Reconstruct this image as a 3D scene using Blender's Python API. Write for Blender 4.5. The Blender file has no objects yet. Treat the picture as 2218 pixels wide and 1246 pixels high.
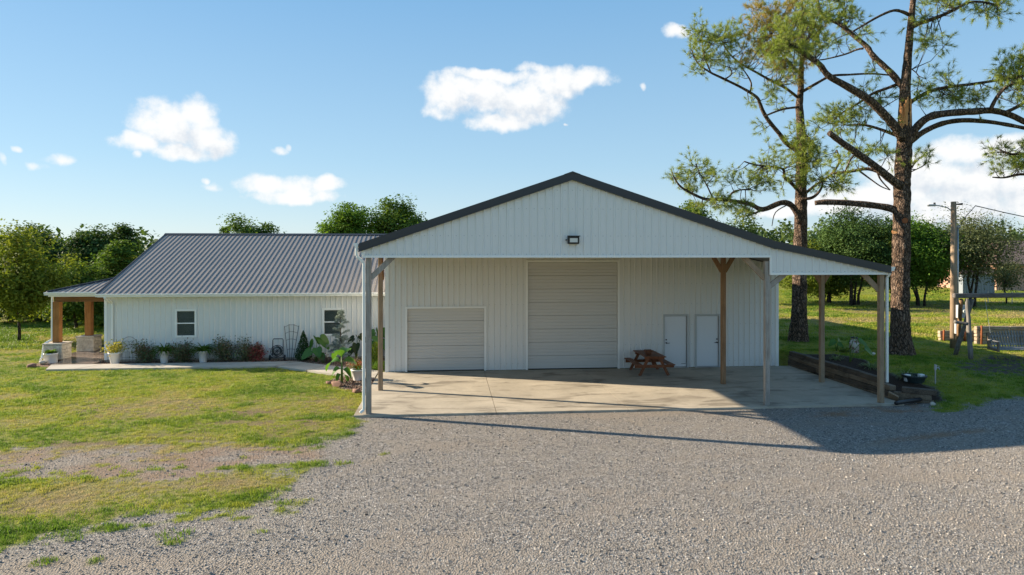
import bpy, bmesh, math, random
import numpy as np
from mathutils import Vector, Matrix

R = math.radians
sc = bpy.context.scene
C = sc.collection
random.seed(7)

# ------------------------------------------------------------------ camera
PSI = R(5.2); CP, SP = math.cos(PSI), math.sin(PSI)
FPX, CXP, HYP, CAMZ = 1479.0, 1109.0, 548.0, 4.65      # focal length / centre / eye level of the 2218 px photograph
cam_d = bpy.data.cameras.new('camera')
cam = bpy.data.objects.new('camera', cam_d); C.objects.link(cam)
cam.location = (0, 0, CAMZ); cam.rotation_euler = (R(90), 0, -PSI)
cam_d.sensor_width = 36.0; cam_d.lens = 36.0 * FPX / 2218.0
cam_d.shift_y = (HYP - 623.0) / 2218.0
cam_d.clip_start = 0.1; cam_d.clip_end = 6000
sc.camera = cam

# ------------------------------------------------------------------ light
SUN_EL = R(20.5); SUN_AZ = math.atan2(-0.932, 0.363)    # azimuth from +Y towards +X (sun is left and behind the house)
SUN_STRENGTH, SKY_STRENGTH, EXPOSURE = 5.0, 0.058, 1.36
sun_d = bpy.data.lights.new('sun', 'SUN'); sun = bpy.data.objects.new('sun', sun_d); C.objects.link(sun)
sun_d.energy = SUN_STRENGTH; sun_d.angle = R(0.55); sun_d.color = (1.0, 0.85, 0.65)
sdir = Vector((math.sin(SUN_AZ)*math.cos(SUN_EL), math.cos(SUN_AZ)*math.cos(SUN_EL), math.sin(SUN_EL)))
sun.location = sdir*60; sun.rotation_euler = (-sdir).to_track_quat('-Z', 'Y').to_euler()

def ang(u, v):
    tx = (u-CXP)/FPX
    az = PSI + math.atan(tx); el = math.atan((HYP-v)/FPX*math.cos(math.atan(tx)))
    return az, el

def nd(nt, typ, **kw):
    n = nt.nodes.new(typ)
    for k, v in kw.items(): setattr(n, k, v)
    return n
class NT:
    """tiny helper to write node maths as expressions"""
    def __init__(s, nt): s.nt = nt
    def m(s, op, a, b=None, c=None, clamp=False):
        n = nd(s.nt, 'ShaderNodeMath', operation=op, use_clamp=clamp)
        for i, x in enumerate((a, b, c)):
            if x is None: continue
            if isinstance(x, (int, float)): n.inputs[i].default_value = x
            else: s.nt.links.new(x, n.inputs[i])
        return n.outputs[0]
    def link(s, a, b): s.nt.links.new(a, b)
    def smooth(s, x, lo, hi):
        n = nd(s.nt, 'ShaderNodeMapRange', interpolation_type='SMOOTHSTEP')
        s.link(x, n.inputs[0]); n.inputs[1].default_value = lo; n.inputs[2].default_value = hi
        return n.outputs[0]
    def noise(s, vec, scale, detail=4, rough=0.55, dist=0.0, out=0):
        n = nd(s.nt, 'ShaderNodeTexNoise'); n.inputs['Scale'].default_value = scale
        n.inputs['Detail'].default_value = detail; n.inputs['Roughness'].default_value = rough; n.inputs['Distortion'].default_value = dist
        if vec is not None: s.link(vec, n.inputs['Vector'])
        return n.outputs[out]
    def ramp(s, x, stops, interp='LINEAR'):
        n = nd(s.nt, 'ShaderNodeValToRGB'); cr = n.color_ramp; cr.interpolation = interp
        while len(cr.elements) < len(stops): cr.elements.new(0.5)
        for e, (p, c) in zip(cr.elements, stops):
            e.position = p; e.color = (c[0], c[1], c[2], 1) if not isinstance(c, (int, float)) else (c, c, c, 1)
        s.link(x, n.inputs[0]); return n.outputs[0]
    def mix(s, f, a, b, blend='MIX'):
        n = nd(s.nt, 'ShaderNodeMix', data_type='RGBA', blend_type=blend)
        for sock, x in ((n.inputs[0], f), (n.inputs[6], a), (n.inputs[7], b)):
            if isinstance(x, (int, float)): sock.default_value = x
            elif isinstance(x, tuple): sock.default_value = (x[0], x[1], x[2], 1)
            else: s.link(x, sock)
        return n.outputs[2]
    def map(s, vec, scale=(1,1,1), loc=(0,0,0), rot=(0,0,0)):
        n = nd(s.nt, 'ShaderNodeMapping'); n.inputs['Scale'].default_value = scale
        n.inputs['Location'].default_value = loc; n.inputs['Rotation'].default_value = rot
        s.link(vec, n.inputs['Vector']); return n.outputs[0]
    def coord(s, which='Object'):
        return nd(s.nt, 'ShaderNodeTexCoord').outputs[which]
    def bump(s, h, strength=0.3, dist=0.02):
        n = nd(s.nt, 'ShaderNodeBump'); n.inputs['Strength'].default_value = strength; n.inputs['Distance'].default_value = dist
        s.link(h, n.inputs['Height']); return n.outputs[0]

# sky with scattered fair-weather clouds
world = bpy.data.worlds.new('World'); sc.world = world; world.use_nodes = True
wt = world.node_tree; wt.nodes.clear(); w = NT(wt)
sky = nd(wt, 'ShaderNodeTexSky', sky_type='NISHITA'); sky.sun_disc = False
sky.sun_elevation = SUN_EL; sky.sun_rotation = SUN_AZ
sky.air_density = 1.0; sky.dust_density = 0.12; sky.ozone_density = 2.2; sky.altitude = 200

# cloud field: lumps (photo x, photo y, half width, half height) turned into directions
CLOUDS = [(355,270,75,48),(425,245,48,40),(300,310,60,22),(440,300,65,36),(270,315,30,16),(390,330,70,18),(290,340,16,14),
          (130,345,42,14),(90,362,30,10),(48,328,16,9),(0,345,18,16),(608,328,18,12),(622,318,8,12),
          (460,402,30,14),(450,384,12,10),(575,402,60,20),(650,405,65,26),(715,400,45,18),(640,425,95,14),
          (980,205,62,44),(1060,205,90,46),(1140,215,90,48),(1200,175,70,38),(1270,170,62,28),(1305,160,30,18),(940,235,42,16),(1100,260,90,20),(1160,145,50,14),(1060,165,110,16),
          (1470,70,38,20),(1460,75,22,12),(1395,186,12,10),(1222,272,9,6),
          (2080,330,90,40),(2180,315,60,34),(2000,380,120,60),(2130,400,150,70),(2218,420,120,70),(1900,430,140,45),(1780,445,120,30),(1690,455,60,18),(2060,455,200,40)]
def new_field(nm):
    g = bpy.data.node_groups.new(nm, 'ShaderNodeTree')
    for k in ('A', 'E'): g.interface.new_socket(k, in_out='INPUT', socket_type='NodeSocketFloat')
    g.interface.new_socket('F', in_out='OUTPUT', socket_type='NodeSocketFloat'); return g
def make_field(g, lumps, lean):
  gi, go = g.nodes.new('NodeGroupInput'), g.nodes.new('NodeGroupOutput'); q = NT(g)
  cv = nd(g, 'ShaderNodeCombineXYZ'); g.links.new(gi.outputs[0], cv.inputs[0]); g.links.new(gi.outputs[1], cv.inputs[1])
  nz = nd(g, 'ShaderNodeTexNoise'); nz.inputs['Scale'].default_value = 16; nz.inputs['Detail'].default_value = 3; nz.inputs['Roughness'].default_value = .5
  g.links.new(cv.outputs[0], nz.inputs['Vector'])
  sp = nd(g, 'ShaderNodeSeparateXYZ'); g.links.new(nz.outputs['Color'], sp.inputs[0])
  wa = q.m('ADD', gi.outputs[0], q.m('MULTIPLY', q.m('SUBTRACT', sp.outputs[0], .5), .045))
  we = q.m('ADD', gi.outputs[1], q.m('MULTIPLY', q.m('SUBTRACT', sp.outputs[1], .5), .035))
  fld = None
  for (u, v, hu, hv) in lumps:
      a0, e0 = ang(u, v); a1, e1 = ang(u+hu, v-hv)
      a2, e2 = ang(u-hu, v+hv)
      da = q.m('MULTIPLY', q.m('SUBTRACT', wa, a0), 2.0/(a1-a2)); de = q.m('MULTIPLY', q.m('SUBTRACT', we, e0), 2.0/(e1-e2))
      r2 = q.m('MULTIPLY_ADD', da, da, q.m('MULTIPLY', de, de))
      f = q.m('SUBTRACT', 1.0 if hu*hv > 700 else .45, r2)
      fld = f if fld is None else q.m('SMOOTH_MAX', fld, f, 0.25)
  fine = q.noise(cv.outputs[0], 48, 3 if lean else 8, .6)
  fld = q.m('ADD', q.m('MAXIMUM', fld, -1.0), q.m('MULTIPLY', q.m('SUBTRACT', fine, .46), 2.0))
  # the same kind of clouds go on all round, outside the view
  wide = q.noise(q.map(cv.outputs[0], (1, 2.2, 1), (3.7, 1.1, 0)), 2.6, 8, .55)
  away = q.smooth(q.m('ABSOLUTE', q.m('SUBTRACT', gi.outputs[0], PSI)), R(44), R(60))
  fld = q.m('MAXIMUM', fld, q.m('SUBTRACT', q.m('MULTIPLY', q.m('MULTIPLY', q.m('SUBTRACT', wide, .63), 9), away), q.m('MULTIPLY', q.m('SUBTRACT', 1.0, away), 1.5)))
  g.links.new(fld, go.inputs[0])
  return g
g_full = make_field(new_field('cloud_field'), CLOUDS, False); g_lean = make_field(new_field('cloud_thickness'), [c for c in CLOUDS if c[2]*c[3] > 2000], True)
tc = nd(wt, 'ShaderNodeTexCoord'); s3 = nd(wt, 'ShaderNodeSeparateXYZ'); wt.links.new(tc.outputs['Generated'], s3.inputs[0])
az = w.m('ARCTAN2', s3.outputs[0], s3.outputs[1]); el = w.m('ARCSINE', s3.outputs[2])
def field(a, e, g):
    n = nd(wt, 'ShaderNodeGroup'); n.node_tree = g
    wt.links.new(a, n.inputs[0]); wt.links.new(e, n.inputs[1]); return n.outputs[0]
f0 = field(az, el, g_full)
f1 = field(w.m('SUBTRACT', az, R(1.0)), w.m('ADD', el, R(1.1)), g_lean)        # thickness of cloud towards the sun
dens = w.smooth(f0, -0.35, 0.95)
shade = w.smooth(w.m('SUBTRACT', f1, w.m('MULTIPLY', f0, .35)), 0.15, 1.25)
ccol = w.mix(shade, (6.9, 6.9, 6.85), (4.9, 5.3, 5.8))
air = w.ramp(w.m('DIVIDE', el, R(60), clamp=True), [(0, (4.3, 5.4, 6.2)), (.12, (3.0, 4.75, 6.2)), (.36, (1.55, 3.5, 5.8)), (1, (.95, 2.4, 4.6))])
skyc = w.mix(.72, sky.outputs[0], air)          # clear sky lightened by thin summer haze, even all round
tot = w.mix(w.m('MULTIPLY', dens, .96), skyc, ccol)
bg = nd(wt, 'ShaderNodeBackground'); bg.inputs['Strength'].default_value = SKY_STRENGTH
world.cycles.sampling_method = 'MANUAL'; world.cycles.sample_map_resolution = 256
wt.links.new(tot, bg.inputs['Color']); wo = nd(wt, 'ShaderNodeOutputWorld'); wt.links.new(bg.outputs[0], wo.inputs[0])

sc.view_settings.view_transform = 'Standard'; sc.view_settings.look = 'None'
sc.view_settings.exposure = EXPOSURE; sc.view_settings.gamma = 1.0; sc.view_settings.use_curve_mapping = False
sc.render.engine = 'CYCLES'
sc.cycles.max_bounces = 5; sc.cycles.diffuse_bounces = 4; sc.cycles.transparent_max_bounces = 8
sc.cycles.use_denoising = True
sc.cycles.sample_clamp_indirect = 6.0

# ------------------------------------------------------------------ placing helpers: photo pixel -> place in the world
def P(u, v, d):
    lat = (u-CXP)/FPX*d
    return Vector((lat*CP + d*SP, d*CP - lat*SP, CAMZ - (v-HYP)/FPX*d))
def G(u, v, z=0.0):
    return P(u, v, FPX*(CAMZ-z)/(v-HYP))
def PY(u, v, Y):
    t = (u-CXP)/FPX
    return P(u, v, Y/(CP - t*SP))

# ------------------------------------------------------------------ numpy noise
def _h(ix, iy, s):
    n = (ix.astype(np.int64)*374761393 + iy.astype(np.int64)*668265263 + s*1274126177) & 0xffffffff
    n = ((n ^ (n >> 13))*1274126177) & 0xffffffff
    return ((n ^ (n >> 16)) & 0xffff)/65535.0
def vnoise(x, y, s=0):
    xi, yi = np.floor(x), np.floor(y); fx, fy = x-xi, y-yi
    fx = fx*fx*(3-2*fx); fy = fy*fy*(3-2*fy)
    a, b, c, d = _h(xi, yi, s), _h(xi+1, yi, s), _h(xi, yi+1, s), _h(xi+1, yi+1, s)
    return (a*(1-fx)+b*fx)*(1-fy) + (c*(1-fx)+d*fx)*fy
def fbm(x, y, s=0, o=4, k=.5):
    t = np.zeros_like(x, dtype=float); a = 1.0; n = 0
    for i in range(o):
        t += a*vnoise(x*2**i+i*17.3, y*2**i-i*9.1, s+i); n += a; a *= k
    return t/n
def sst(x, lo, hi):
    t = np.clip((x-lo)/(hi-lo), 0, 1); return t*t*(3-2*t)
def sdf(px, py, poly):
    """signed distance to polygon, positive inside"""
    d = np.full(px.shape, 1e9); ins = np.zeros(px.shape, bool)
    n = len(poly)
    for i in range(n):
        ax, ay = poly[i][:2]; bx, by = poly[(i+1) % n][:2]
        ex, ey = bx-ax, by-ay
        t = np.clip(((px-ax)*ex+(py-ay)*ey)/(ex*ex+ey*ey+1e-12), 0, 1)
        d = np.minimum(d, np.hypot(px-ax-t*ex, py-ay-t*ey))
        cr = ((ay > py) != (by > py))
        with np.errstate(divide='ignore', invalid='ignore'):
            xx = (bx-ax)*(py-ay)/(by-ay+1e-15)+ax
        ins ^= cr & (px < xx)
    return np.where(ins, d, -d)

# ------------------------------------------------------------------ mesh helpers
WORLD = {}          # parents whose children are modelled in world coordinates
def link(o, parent=None):
    C.objects.link(o)
    if parent is not None:
        o.parent = parent
        if parent.name in WORLD: o.matrix_parent_inverse = WORLD[parent.name]
    return o
def tag(o, label=None, cat=None, group=None, kind=None):
    for k, v in (('label', label), ('category', cat), ('group', group), ('kind', kind)):
        if v: o[k] = v
    return o
def thing(name, label, cat, loc=(0,0,0), group=None, world=True, rz=0.0):
    o = bpy.data.objects.new(name, None); C.objects.link(o); o.location = loc; o.rotation_euler = (0, 0, rz)
    o.empty_display_size = .2
    if world: WORLD[o.name] = Matrix.Translation(-Vector(loc))
    return tag(o, label, cat, group)

class MB:
    def __init__(s): s.v = []; s.f = []
    def add(s, vs, fs):
        k = len(s.v); s.v += [tuple(p) for p in vs]; s.f += [tuple(i+k for i in f) for f in fs]; return s
    def box(s, x0, x1, y0, y1, z0, z1):
        return s.add([(x0,y0,z0),(x1,y0,z0),(x1,y1,z0),(x0,y1,z0),(x0,y0,z1),(x1,y0,z1),(x1,y1,z1),(x0,y1,z1)],
                     [(0,3,2,1),(4,5,6,7),(0,1,5,4),(1,2,6,5),(2,3,7,6),(3,0,4,7)])
    def beam(s, p, q, wd, ht, up=(0,0,1), jit=0):
        p, q = Vector(p), Vector(q); d = (q-p).normalized(); up = Vector(up)
        if abs(d.dot(up)) > .99: up = Vector((0,1,0))
        sx = d.cross(up).normalized(); uz = sx.cross(d).normalized()
        r = random.random
        vs = [c + sx*(a*wd/2+(r()-.5)*jit) + uz*(b*ht/2+(r()-.5)*jit) for c in (p, q) for a, b in ((-1,-1),(1,-1),(1,1),(-1,1))]
        return s.add(vs, [(0,1,2,3),(7,6,5,4),(0,4,5,1),(1,5,6,2),(2,6,7,3),(3,7,4,0)])
    def prism(s, poly, d):
        """polygon (3D points) pushed along d"""
        d = Vector(d); n = len(poly); a = [Vector(p) for p in poly]; b = [p+d for p in a]
        return s.add(a+b, [tuple(range(n))[::-1], tuple(range(n, 2*n))] + [(i, (i+1) % n, n+(i+1) % n, n+i) for i in range(n)])
    def tube(s, pts, rad, seg=8, cap=True, closed=False):
        pts = [Vector(p) for p in pts]; n = len(pts)
        if isinstance(rad, (int, float)): rad = [rad]*n
        k = len(s.v); prev = None
        for i, p in enumerate(pts):
            if closed: d = pts[(i+1) % n]-pts[i-1]
            else: d = pts[min(i+1, n-1)]-pts[max(i-1, 0)]
            d = d.normalized() if d.length > 1e-9 else Vector((0,0,1))
            if prev is None:
                a = d.cross(Vector((0,0,1)) if abs(d.z) < .9 else Vector((1,0,0))).normalized()
            else:
                a = (prev - d*prev.dot(d)).normalized()
            prev = a; b = d.cross(a)
            for j in range(seg):
                t = 2*math.pi*j/seg; s.v.append(tuple(p + (a*math.cos(t)+b*math.sin(t))*rad[i]))
        m = n if closed else n-1
        for i in range(m):
            for j in range(seg):
                i2 = (i+1) % n
                s.f.append((k+i*seg+j, k+i*seg+(j+1) % seg, k+i2*seg+(j+1) % seg, k+i2*seg+j))
        if cap and not closed:
            s.f.append(tuple(k+j for j in range(seg))[::-1]); s.f.append(tuple(k+(n-1)*seg+j for j in range(seg)))
        return s
    def lathe(s, prof, c=(0,0,0), seg=24, cap=True):
        k = len(s.v)
        for r, z in prof:
            for j in range(seg):
                t = 2*math.pi*j/seg; s.v.append((c[0]+r*math.cos(t), c[1]+r*math.sin(t), c[2]+z))
        for i in range(len(prof)-1):
            for j in range(seg):
                s.f.append((k+i*seg+j, k+i*seg+(j+1) % seg, k+(i+1)*seg+(j+1) % seg, k+(i+1)*seg+j))
        if cap:
            s.f.append(tuple(k+j for j in range(seg))[::-1]); s.f.append(tuple(k+(len(prof)-1)*seg+j for j in range(seg)))
        return s
    def leaf(s, p, d, n, L, W, droop=.25, k=4, fold=.15, shape=(.35, 1, .8, .45)):
        """bent blade: centre line with two folded halves"""
        p, d, n = Vector(p), Vector(d).normalized(), Vector(n)
        sd = d.cross(n)
        sd = sd.normalized() if sd.length > 1e-6 else Vector((1,0,0))
        n = sd.cross(d).normalized(); kk = len(s.v); m = len(shape)
        c = p.copy(); dd = d.copy(); st = L/(m+1)
        s.v.append(tuple(c))
        for i, wv in enumerate(shape):
            c = c+dd*st; nn = sd.cross(dd).normalized()
            s.v += [tuple(c+sd*W/2*wv+nn*fold*W*wv), tuple(c), tuple(c-sd*W/2*wv+nn*fold*W*wv)]
            dd = (dd + Vector((0,0,-1))*droop).normalized()
        s.v.append(tuple(c+dd*st))
        a = kk+1
        s.f += [(kk, a, a+1), (kk, a+1, a+2)]
        for i in range(m-1):
            b = a+3; s.f += [(a, b, b+1, a+1), (a+1, b+1, b+2, a+2)]; a = b
        e = a+3; s.f += [(a, e, a+1), (a+1, e, a+2)]
        return s
    def build(s, name, mat, parent=None, smooth=False, bevel=0):
        me = bpy.data.meshes.new(name); me.from_pydata(s.v, [], s.f); me.update()
        if mat: me.materials.append(mat)
        if smooth: me.polygons.foreach_set('use_smooth', [True]*len(me.polygons))
        o = bpy.data.objects.new(name, me); link(o, parent)
        if bevel:
            b = o.modifiers.new('bevel', 'BEVEL'); b.width = bevel; b.segments = 1; b.limit_method = 'ANGLE'
        return o

def np_mesh(name, V, F, mat, parent=None, smooth=False):
    V = np.asarray(V, np.float32); F = np.asarray(F, np.int32)
    me = bpy.data.meshes.new(name); n, k = F.shape
    me.vertices.add(len(V)); me.vertices.foreach_set('co', V.ravel())
    me.loops.add(n*k); me.loops.foreach_set('vertex_index', F.ravel())
    me.polygons.add(n); me.polygons.foreach_set('loop_start', np.arange(0, n*k, k, dtype=np.int32))
    me.polygons.foreach_set('loop_total', np.full(n, k, np.int32))
    if smooth: me.polygons.foreach_set('use_smooth', np.ones(n, bool))
    me.update(); me.validate()
    if mat: me.materials.append(mat)
    o = bpy.data.objects.new(name, me); link(o, parent); return o

def leaf_quads(cen, rng, size, aspect=.55, up=.35, out=None):
    """rhombic leaves at given centres"""
    n = len(cen)
    nrm = rng.normal(size=(n, 3)); nrm[:, 2] = np.abs(nrm[:, 2])+up
    if out is not None: nrm += out*.7
    nrm /= np.linalg.norm(nrm, axis=1)[:, None]
    t = rng.normal(size=(n, 3)); t -= nrm*(t*nrm).sum(1)[:, None]; t /= np.linalg.norm(t, axis=1)[:, None]
    b = np.cross(nrm, t)
    s = (size*rng.uniform(.65, 1.35, n))[:, None]
    V = np.stack([cen-t*s*.5, cen+b*s*aspect*.5+nrm*s*.08, cen+t*s*.5, cen-b*s*aspect*.5+nrm*s*.08], 1).reshape(-1, 3)
    F = np.arange(4*n).reshape(n, 4)
    return V, F

# ------------------------------------------------------------------ materials
MATS = {}
def newmat(name):
    m = bpy.data.materials.new(name); m.use_nodes = True; nt = m.node_tree; nt.nodes.clear()
    out = nd(nt, 'ShaderNodeOutputMaterial'); b = nd(nt, 'ShaderNodeBsdfPrincipled'); nt.links.new(b.outputs[0], out.inputs[0])
    MATS[name] = m; return m, NT(nt), b, out
def setv(b, **kw):
    for k, v in kw.items():
        s = b.inputs[k.replace('_', ' ')]
        s.default_value = v
def painted(name, col, rough=.4, metal=0.0, var=.06, dirt=.12, bump=.03, spec=.5, dscale=.6):
    m, t, b, o = newmat(name); c = t.coord()
    big = t.noise(t.map(c, (1, 1, .35)), dscale, 5, .6); sm = t.noise(c, 14, 3)
    k = t.m('ADD', t.m('MULTIPLY', t.m('SUBTRACT', big, .5), dirt*2), t.m('MULTIPLY', t.m('SUBTRACT', sm, .5), var))
    hs = nd(t.nt, 'ShaderNodeHueSaturation'); hs.inputs['Color'].default_value = (*col, 1)
    t.link(t.m('ADD', k, 1.0), hs.inputs['Value']); t.link(hs.outputs[0], b.inputs['Base Color'])
    t.link(t.m('ADD', t.m('MULTIPLY', t.m('SUBTRACT', big, .5), .25), rough), b.inputs['Roughness'])
    setv(b, Metallic=metal); b.inputs['Specular IOR Level'].default_value = spec
    if bump: t.link(t.bump(t.noise(c, 5, 2), bump, .02), b.inputs['Normal'])
    return m
def wood(name, ca, cb, axis=2, rough=.75, grain=1.0, knots=True):
    m, t, b, o = newmat(name); c = t.coord()
    s = [26, 26, 26]; s[axis] = 1.3
    g1 = t.noise(t.map(c, tuple(s)), 1.0, 6, .65, .6); g2 = t.noise(c, 1.7, 4)
    v = t.m('ADD', t.m('MULTIPLY', g1, .7), t.m('MULTIPLY', g2, .45))
    col = t.ramp(v, [(.32, [x*.45 for x in ca]), (.45, ca), (.72, cb)])
    s2 = [7, 7, 7]; s2[axis] = 2.2
    vor = nd(t.nt, 'ShaderNodeTexVoronoi'); t.link(t.map(c, tuple(s2)), vor.inputs['Vector'])
    if knots: col = t.mix(t.m('SUBTRACT', 1.0, t.smooth(vor.outputs['Distance'], .05, .16)), col, tuple(x*.25 for x in ca))
    t.link(col, b.inputs['Base Color']); setv(b, Roughness=rough); b.inputs['Specular IOR Level'].default_value = .25
    t.link(t.bump(g1, .5*grain, .01), b.inputs['Normal']); return m
def leafmat(name, cols, trans=.35, rough=.7, spec=.15):
    """cols: list of colours picked at random per leaf"""
    m, t, b, o = newmat(name)
    ge = nd(t.nt, 'ShaderNodeNewGeometry')
    rp = t.ramp(ge.outputs['Random Per Island'], [(i/max(1, len(cols)-1), c) for i, c in enumerate(cols)])
    big = t.noise(t.coord(), .55, 2)
    col = t.mix(t.smooth(big, .38, .66), rp, t.mix(.5, rp, cols[-1]))
    t.link(col, b.inputs['Base Color']); setv(b, Roughness=rough); b.inputs['Specular IOR Level'].default_value = spec
    tr = nd(t.nt, 'ShaderNodeBsdfTranslucent')
    t.link(t.mix(1.0, col, (1.25, 1.15, .55), 'MULTIPLY'), tr.inputs['Color'])
    mx = nd(t.nt, 'ShaderNodeMixShader'); mx.inputs[0].default_value = trans
    t.link(b.outputs[0], mx.inputs[1]); t.link(tr.outputs[0], mx.inputs[2]); t.link(mx.outputs[0], o.inputs[0]); return m
def plain(name, col, rough=.6, metal=0.0, spec=.4):
    return painted(name, col, rough, metal, .05, .08, .02, spec, 2.0)

M_siding = painted('white_ribbed_metal', (.71, .71, .69), .38, 0, .015, .035, .012, .5)
M_trim = painted('white_trim', (.82, .82, .79), .35, 0, .02, .04, 0)
M_gdoor = painted('almond_steel_door', (.56, .545, .515), .42, 0, .02, .04, 0)
M_wdoor = painted('white_steel_door', (.70, .72, .74), .35, 0, .02, .04, 0)
M_frame = painted('grey_door_frame', (.46, .47, .46), .45, 0, .02, .05, 0)
M_roof = painted('grey_metal_roof', (.27, .245, .225), .55, .0, .03, .08, .0, .22)
M_char = painted('charcoal_trim', (.035, .036, .042), .45, .1, .03, .06, 0)
M_gutter = painted('white_gutter', (.80, .80, .76), .3, 0, .02, .05, 0)
M_postgrey = wood('weathered_grey_wood', (.23, .20, .17), (.40, .37, .33))
M_postbrn = wood('treated_brown_wood', (.20, .115, .06), (.34, .21, .12))
M_posttan = wood('weathered_tan_wood', (.24, .165, .105), (.37, .27, .18))
M_beam = wood('brown_beam_wood', (.17, .085, .045), (.30, .17, .09), 0)
M_cedar = wood('stained_cedar', (.26, .11, .032), (.46, .21, .065))
M_cedarx = wood('stained_cedar_beam', (.17, .085, .035), (.32, .16, .07), 0)
M_picnic = wood('red_brown_stain', (.125, .045, .018), (.24, .085, .035), 1, .5)
M_tie = wood('old_railway_timber', (.055, .043, .034), (.15, .115, .085), 1, .85, 1.6)
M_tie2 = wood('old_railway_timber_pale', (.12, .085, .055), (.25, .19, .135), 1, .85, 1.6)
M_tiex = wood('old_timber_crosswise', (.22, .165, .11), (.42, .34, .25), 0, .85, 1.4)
M_log = wood('grey_log', (.10, .09, .08), (.26, .24, .215), 2, .85, 1.3)
M_logx = wood('grey_log_beam', (.075, .065, .06), (.20, .18, .165), 0, .85, 1.3)
M_swing = wood('grey_swing_slats', (.17, .165, .16), (.36, .35, .34), 2, .8, 1)
M_steel = plain('galvanised_steel', (.42, .43, .44), .4, .6)
M_meter = plain('grey_meter_box', (.40, .41, .42), .5, .1)
M_black = plain('black_metal', (.018, .018, .02), .45)
M_rust = plain('rusty_pipe', (.26, .085, .03), .85)
M_pot = plain('white_glazed_pot', (.74, .73, .71), .4)
M_soil = plain('potting_soil', (.035, .025, .018), .95)
M_basket = plain('dark_green_basket', (.018, .032, .032), .5)
M_stem = plain('green_stem', (.10, .17, .03), .5)
M_twig = plain('brown_twig', (.11, .075, .05), .85)
M_lens = plain('floodlight_lens', (.62, .62, .58), .25)
M_rock = plain('red_sandstone', (.23, .125, .085), .9)
M_blinds = plain('window_blinds', (.75, .74, .68), .5)

def concrete(name, ca, cb, stain, rough=.8):
    m, t, b, o = newmat(name); c = t.coord()
    n1 = t.noise(c, .55, 7, .62, .5); n2 = t.noise(c, 9, 5, .6); n3 = t.noise(t.map(c, (.35, 1.0, 1)), 1.3, 6, .6, 1.0)
    col = t.ramp(n1, [(.3, ca), (.68, cb)])
    col = t.mix(t.m('MULTIPLY', t.smooth(n3, .50, .66), .8), col, stain)
    n4 = t.noise(t.map(c, (.25, .8, 1), (5, 2, 0)), 2.2, 7, .68, .8); col = t.mix(t.m('MULTIPLY', t.smooth(n4, .56, .70), .7), col, tuple(x*.5 for x in stain))
    col = t.mix(t.m('MULTIPLY', t.m('SUBTRACT', n2, .35), .5, clamp=True), col, tuple(x*.55 for x in ca))
    t.link(col, b.inputs['Base Color']); setv(b, Roughness=rough)
    t.link(t.bump(n2, .12, .01), b.inputs['Normal']); return m
M_conc = concrete('stained_concrete', (.35, .305, .235), (.52, .455, .355), (.19, .16, .12))
M_walk = concrete('pale_concrete', (.40, .36, .30), (.52, .475, .40), (.33, .29, .235))
M_porch = concrete('sealed_brown_concrete', (.17, .13, .11), (.26, .21, .18), (.13, .095, .075), .18)

def stone_mat():
    m, t, b, o = newmat('cream_limestone'); c = t.coord()
    oi = nd(t.nt, 'ShaderNodeObjectInfo'); n = t.noise(c, 8, 6, .7)
    col = t.ramp(n, [(.3, (.42, .36, .28)), (.6, (.68, .61, .50)), (.8, (.76, .70, .61))])
    col = t.mix(t.m('MULTIPLY', oi.outputs['Random'], .35), col, (.42, .36, .28))
    t.link(col, b.inputs['Base Color']); setv(b, Roughness=.9); t.link(t.bump(n, .8, .03), b.inputs['Normal']); return m
M_stone = stone_mat()

def bark_mat(name, ca, cb, dark, scale=5.0, squash=.32):
    m, t, b, o = newmat(name); c = t.coord()
    wv = nd(t.nt, 'ShaderNodeTexNoise'); wv.inputs['Scale'].default_value = 3; t.link(c, wv.inputs['Vector'])
    off = nd(t.nt, 'ShaderNodeVectorMath', operation='MULTIPLY_ADD'); off.inputs[1].default_value = (.24, .24, .55)
    t.link(wv.outputs['Color'], off.inputs[0]); t.link(c, off.inputs[2])
    vm = t.map(off.outputs[0], (1, 1, squash))
    vor = nd(t.nt, 'ShaderNodeTexVoronoi', feature='DISTANCE_TO_EDGE'); vor.inputs['Scale'].default_value = scale; t.link(vm, vor.inputs['Vector'])
    vc = nd(t.nt, 'ShaderNodeTexVoronoi'); vc.inputs['Scale'].default_value = scale; t.link(vm, vc.inputs['Vector'])
    n = t.noise(c, 22, 5, .7)
    vor2 = nd(t.nt, 'ShaderNodeTexVoronoi', feature='DISTANCE_TO_EDGE'); vor2.inputs['Scale'].default_value = scale*2.3; t.link(t.map(off.outputs[0], (1, 1, squash*.8), (3, 1, 2)), vor2.inputs['Vector'])
    sv = nd(t.nt, 'ShaderNodeSeparateColor'); t.link(vc.outputs['Color'], sv.inputs[0])
    col = t.mix(sv.outputs[0], ca, cb); col = t.mix(t.m('MULTIPLY', n, .6), col, tuple(x*.5 for x in ca))
    e = t.m('MULTIPLY', t.smooth(t.m('ADD', vor.outputs['Distance'], t.m('MULTIPLY', t.m('SUBTRACT', n, .5), .30)), -.02, .22), t.m('ADD', .45, t.m('MULTIPLY', t.smooth(vor2.outputs['Distance'], .0, .2), .55)))
    col = t.mix(e, dark, col); t.link(col, b.inputs['Base Color']); setv(b, Roughness=.92); b.inputs['Specular IOR Level'].default_value = .15
    t.link(t.bump(t.m('ADD', e, t.m('MULTIPLY', n, .35)), 1.0, .05), b.inputs['Normal']); return m
M_pinebark = bark_mat('pine_bark', (.28, .18, .12), (.44, .32, .24), (.026, .019, .015), 10.5, .36)
M_bark = bark_mat('tree_bark', (.12, .095, .075), (.19, .16, .13), (.03, .024, .02), 9.0, .25)
M_tornwood = wood('torn_pine_wood', (.48, .20, .07), (.70, .38, .17), 2, .8, 1.5, False)

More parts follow.
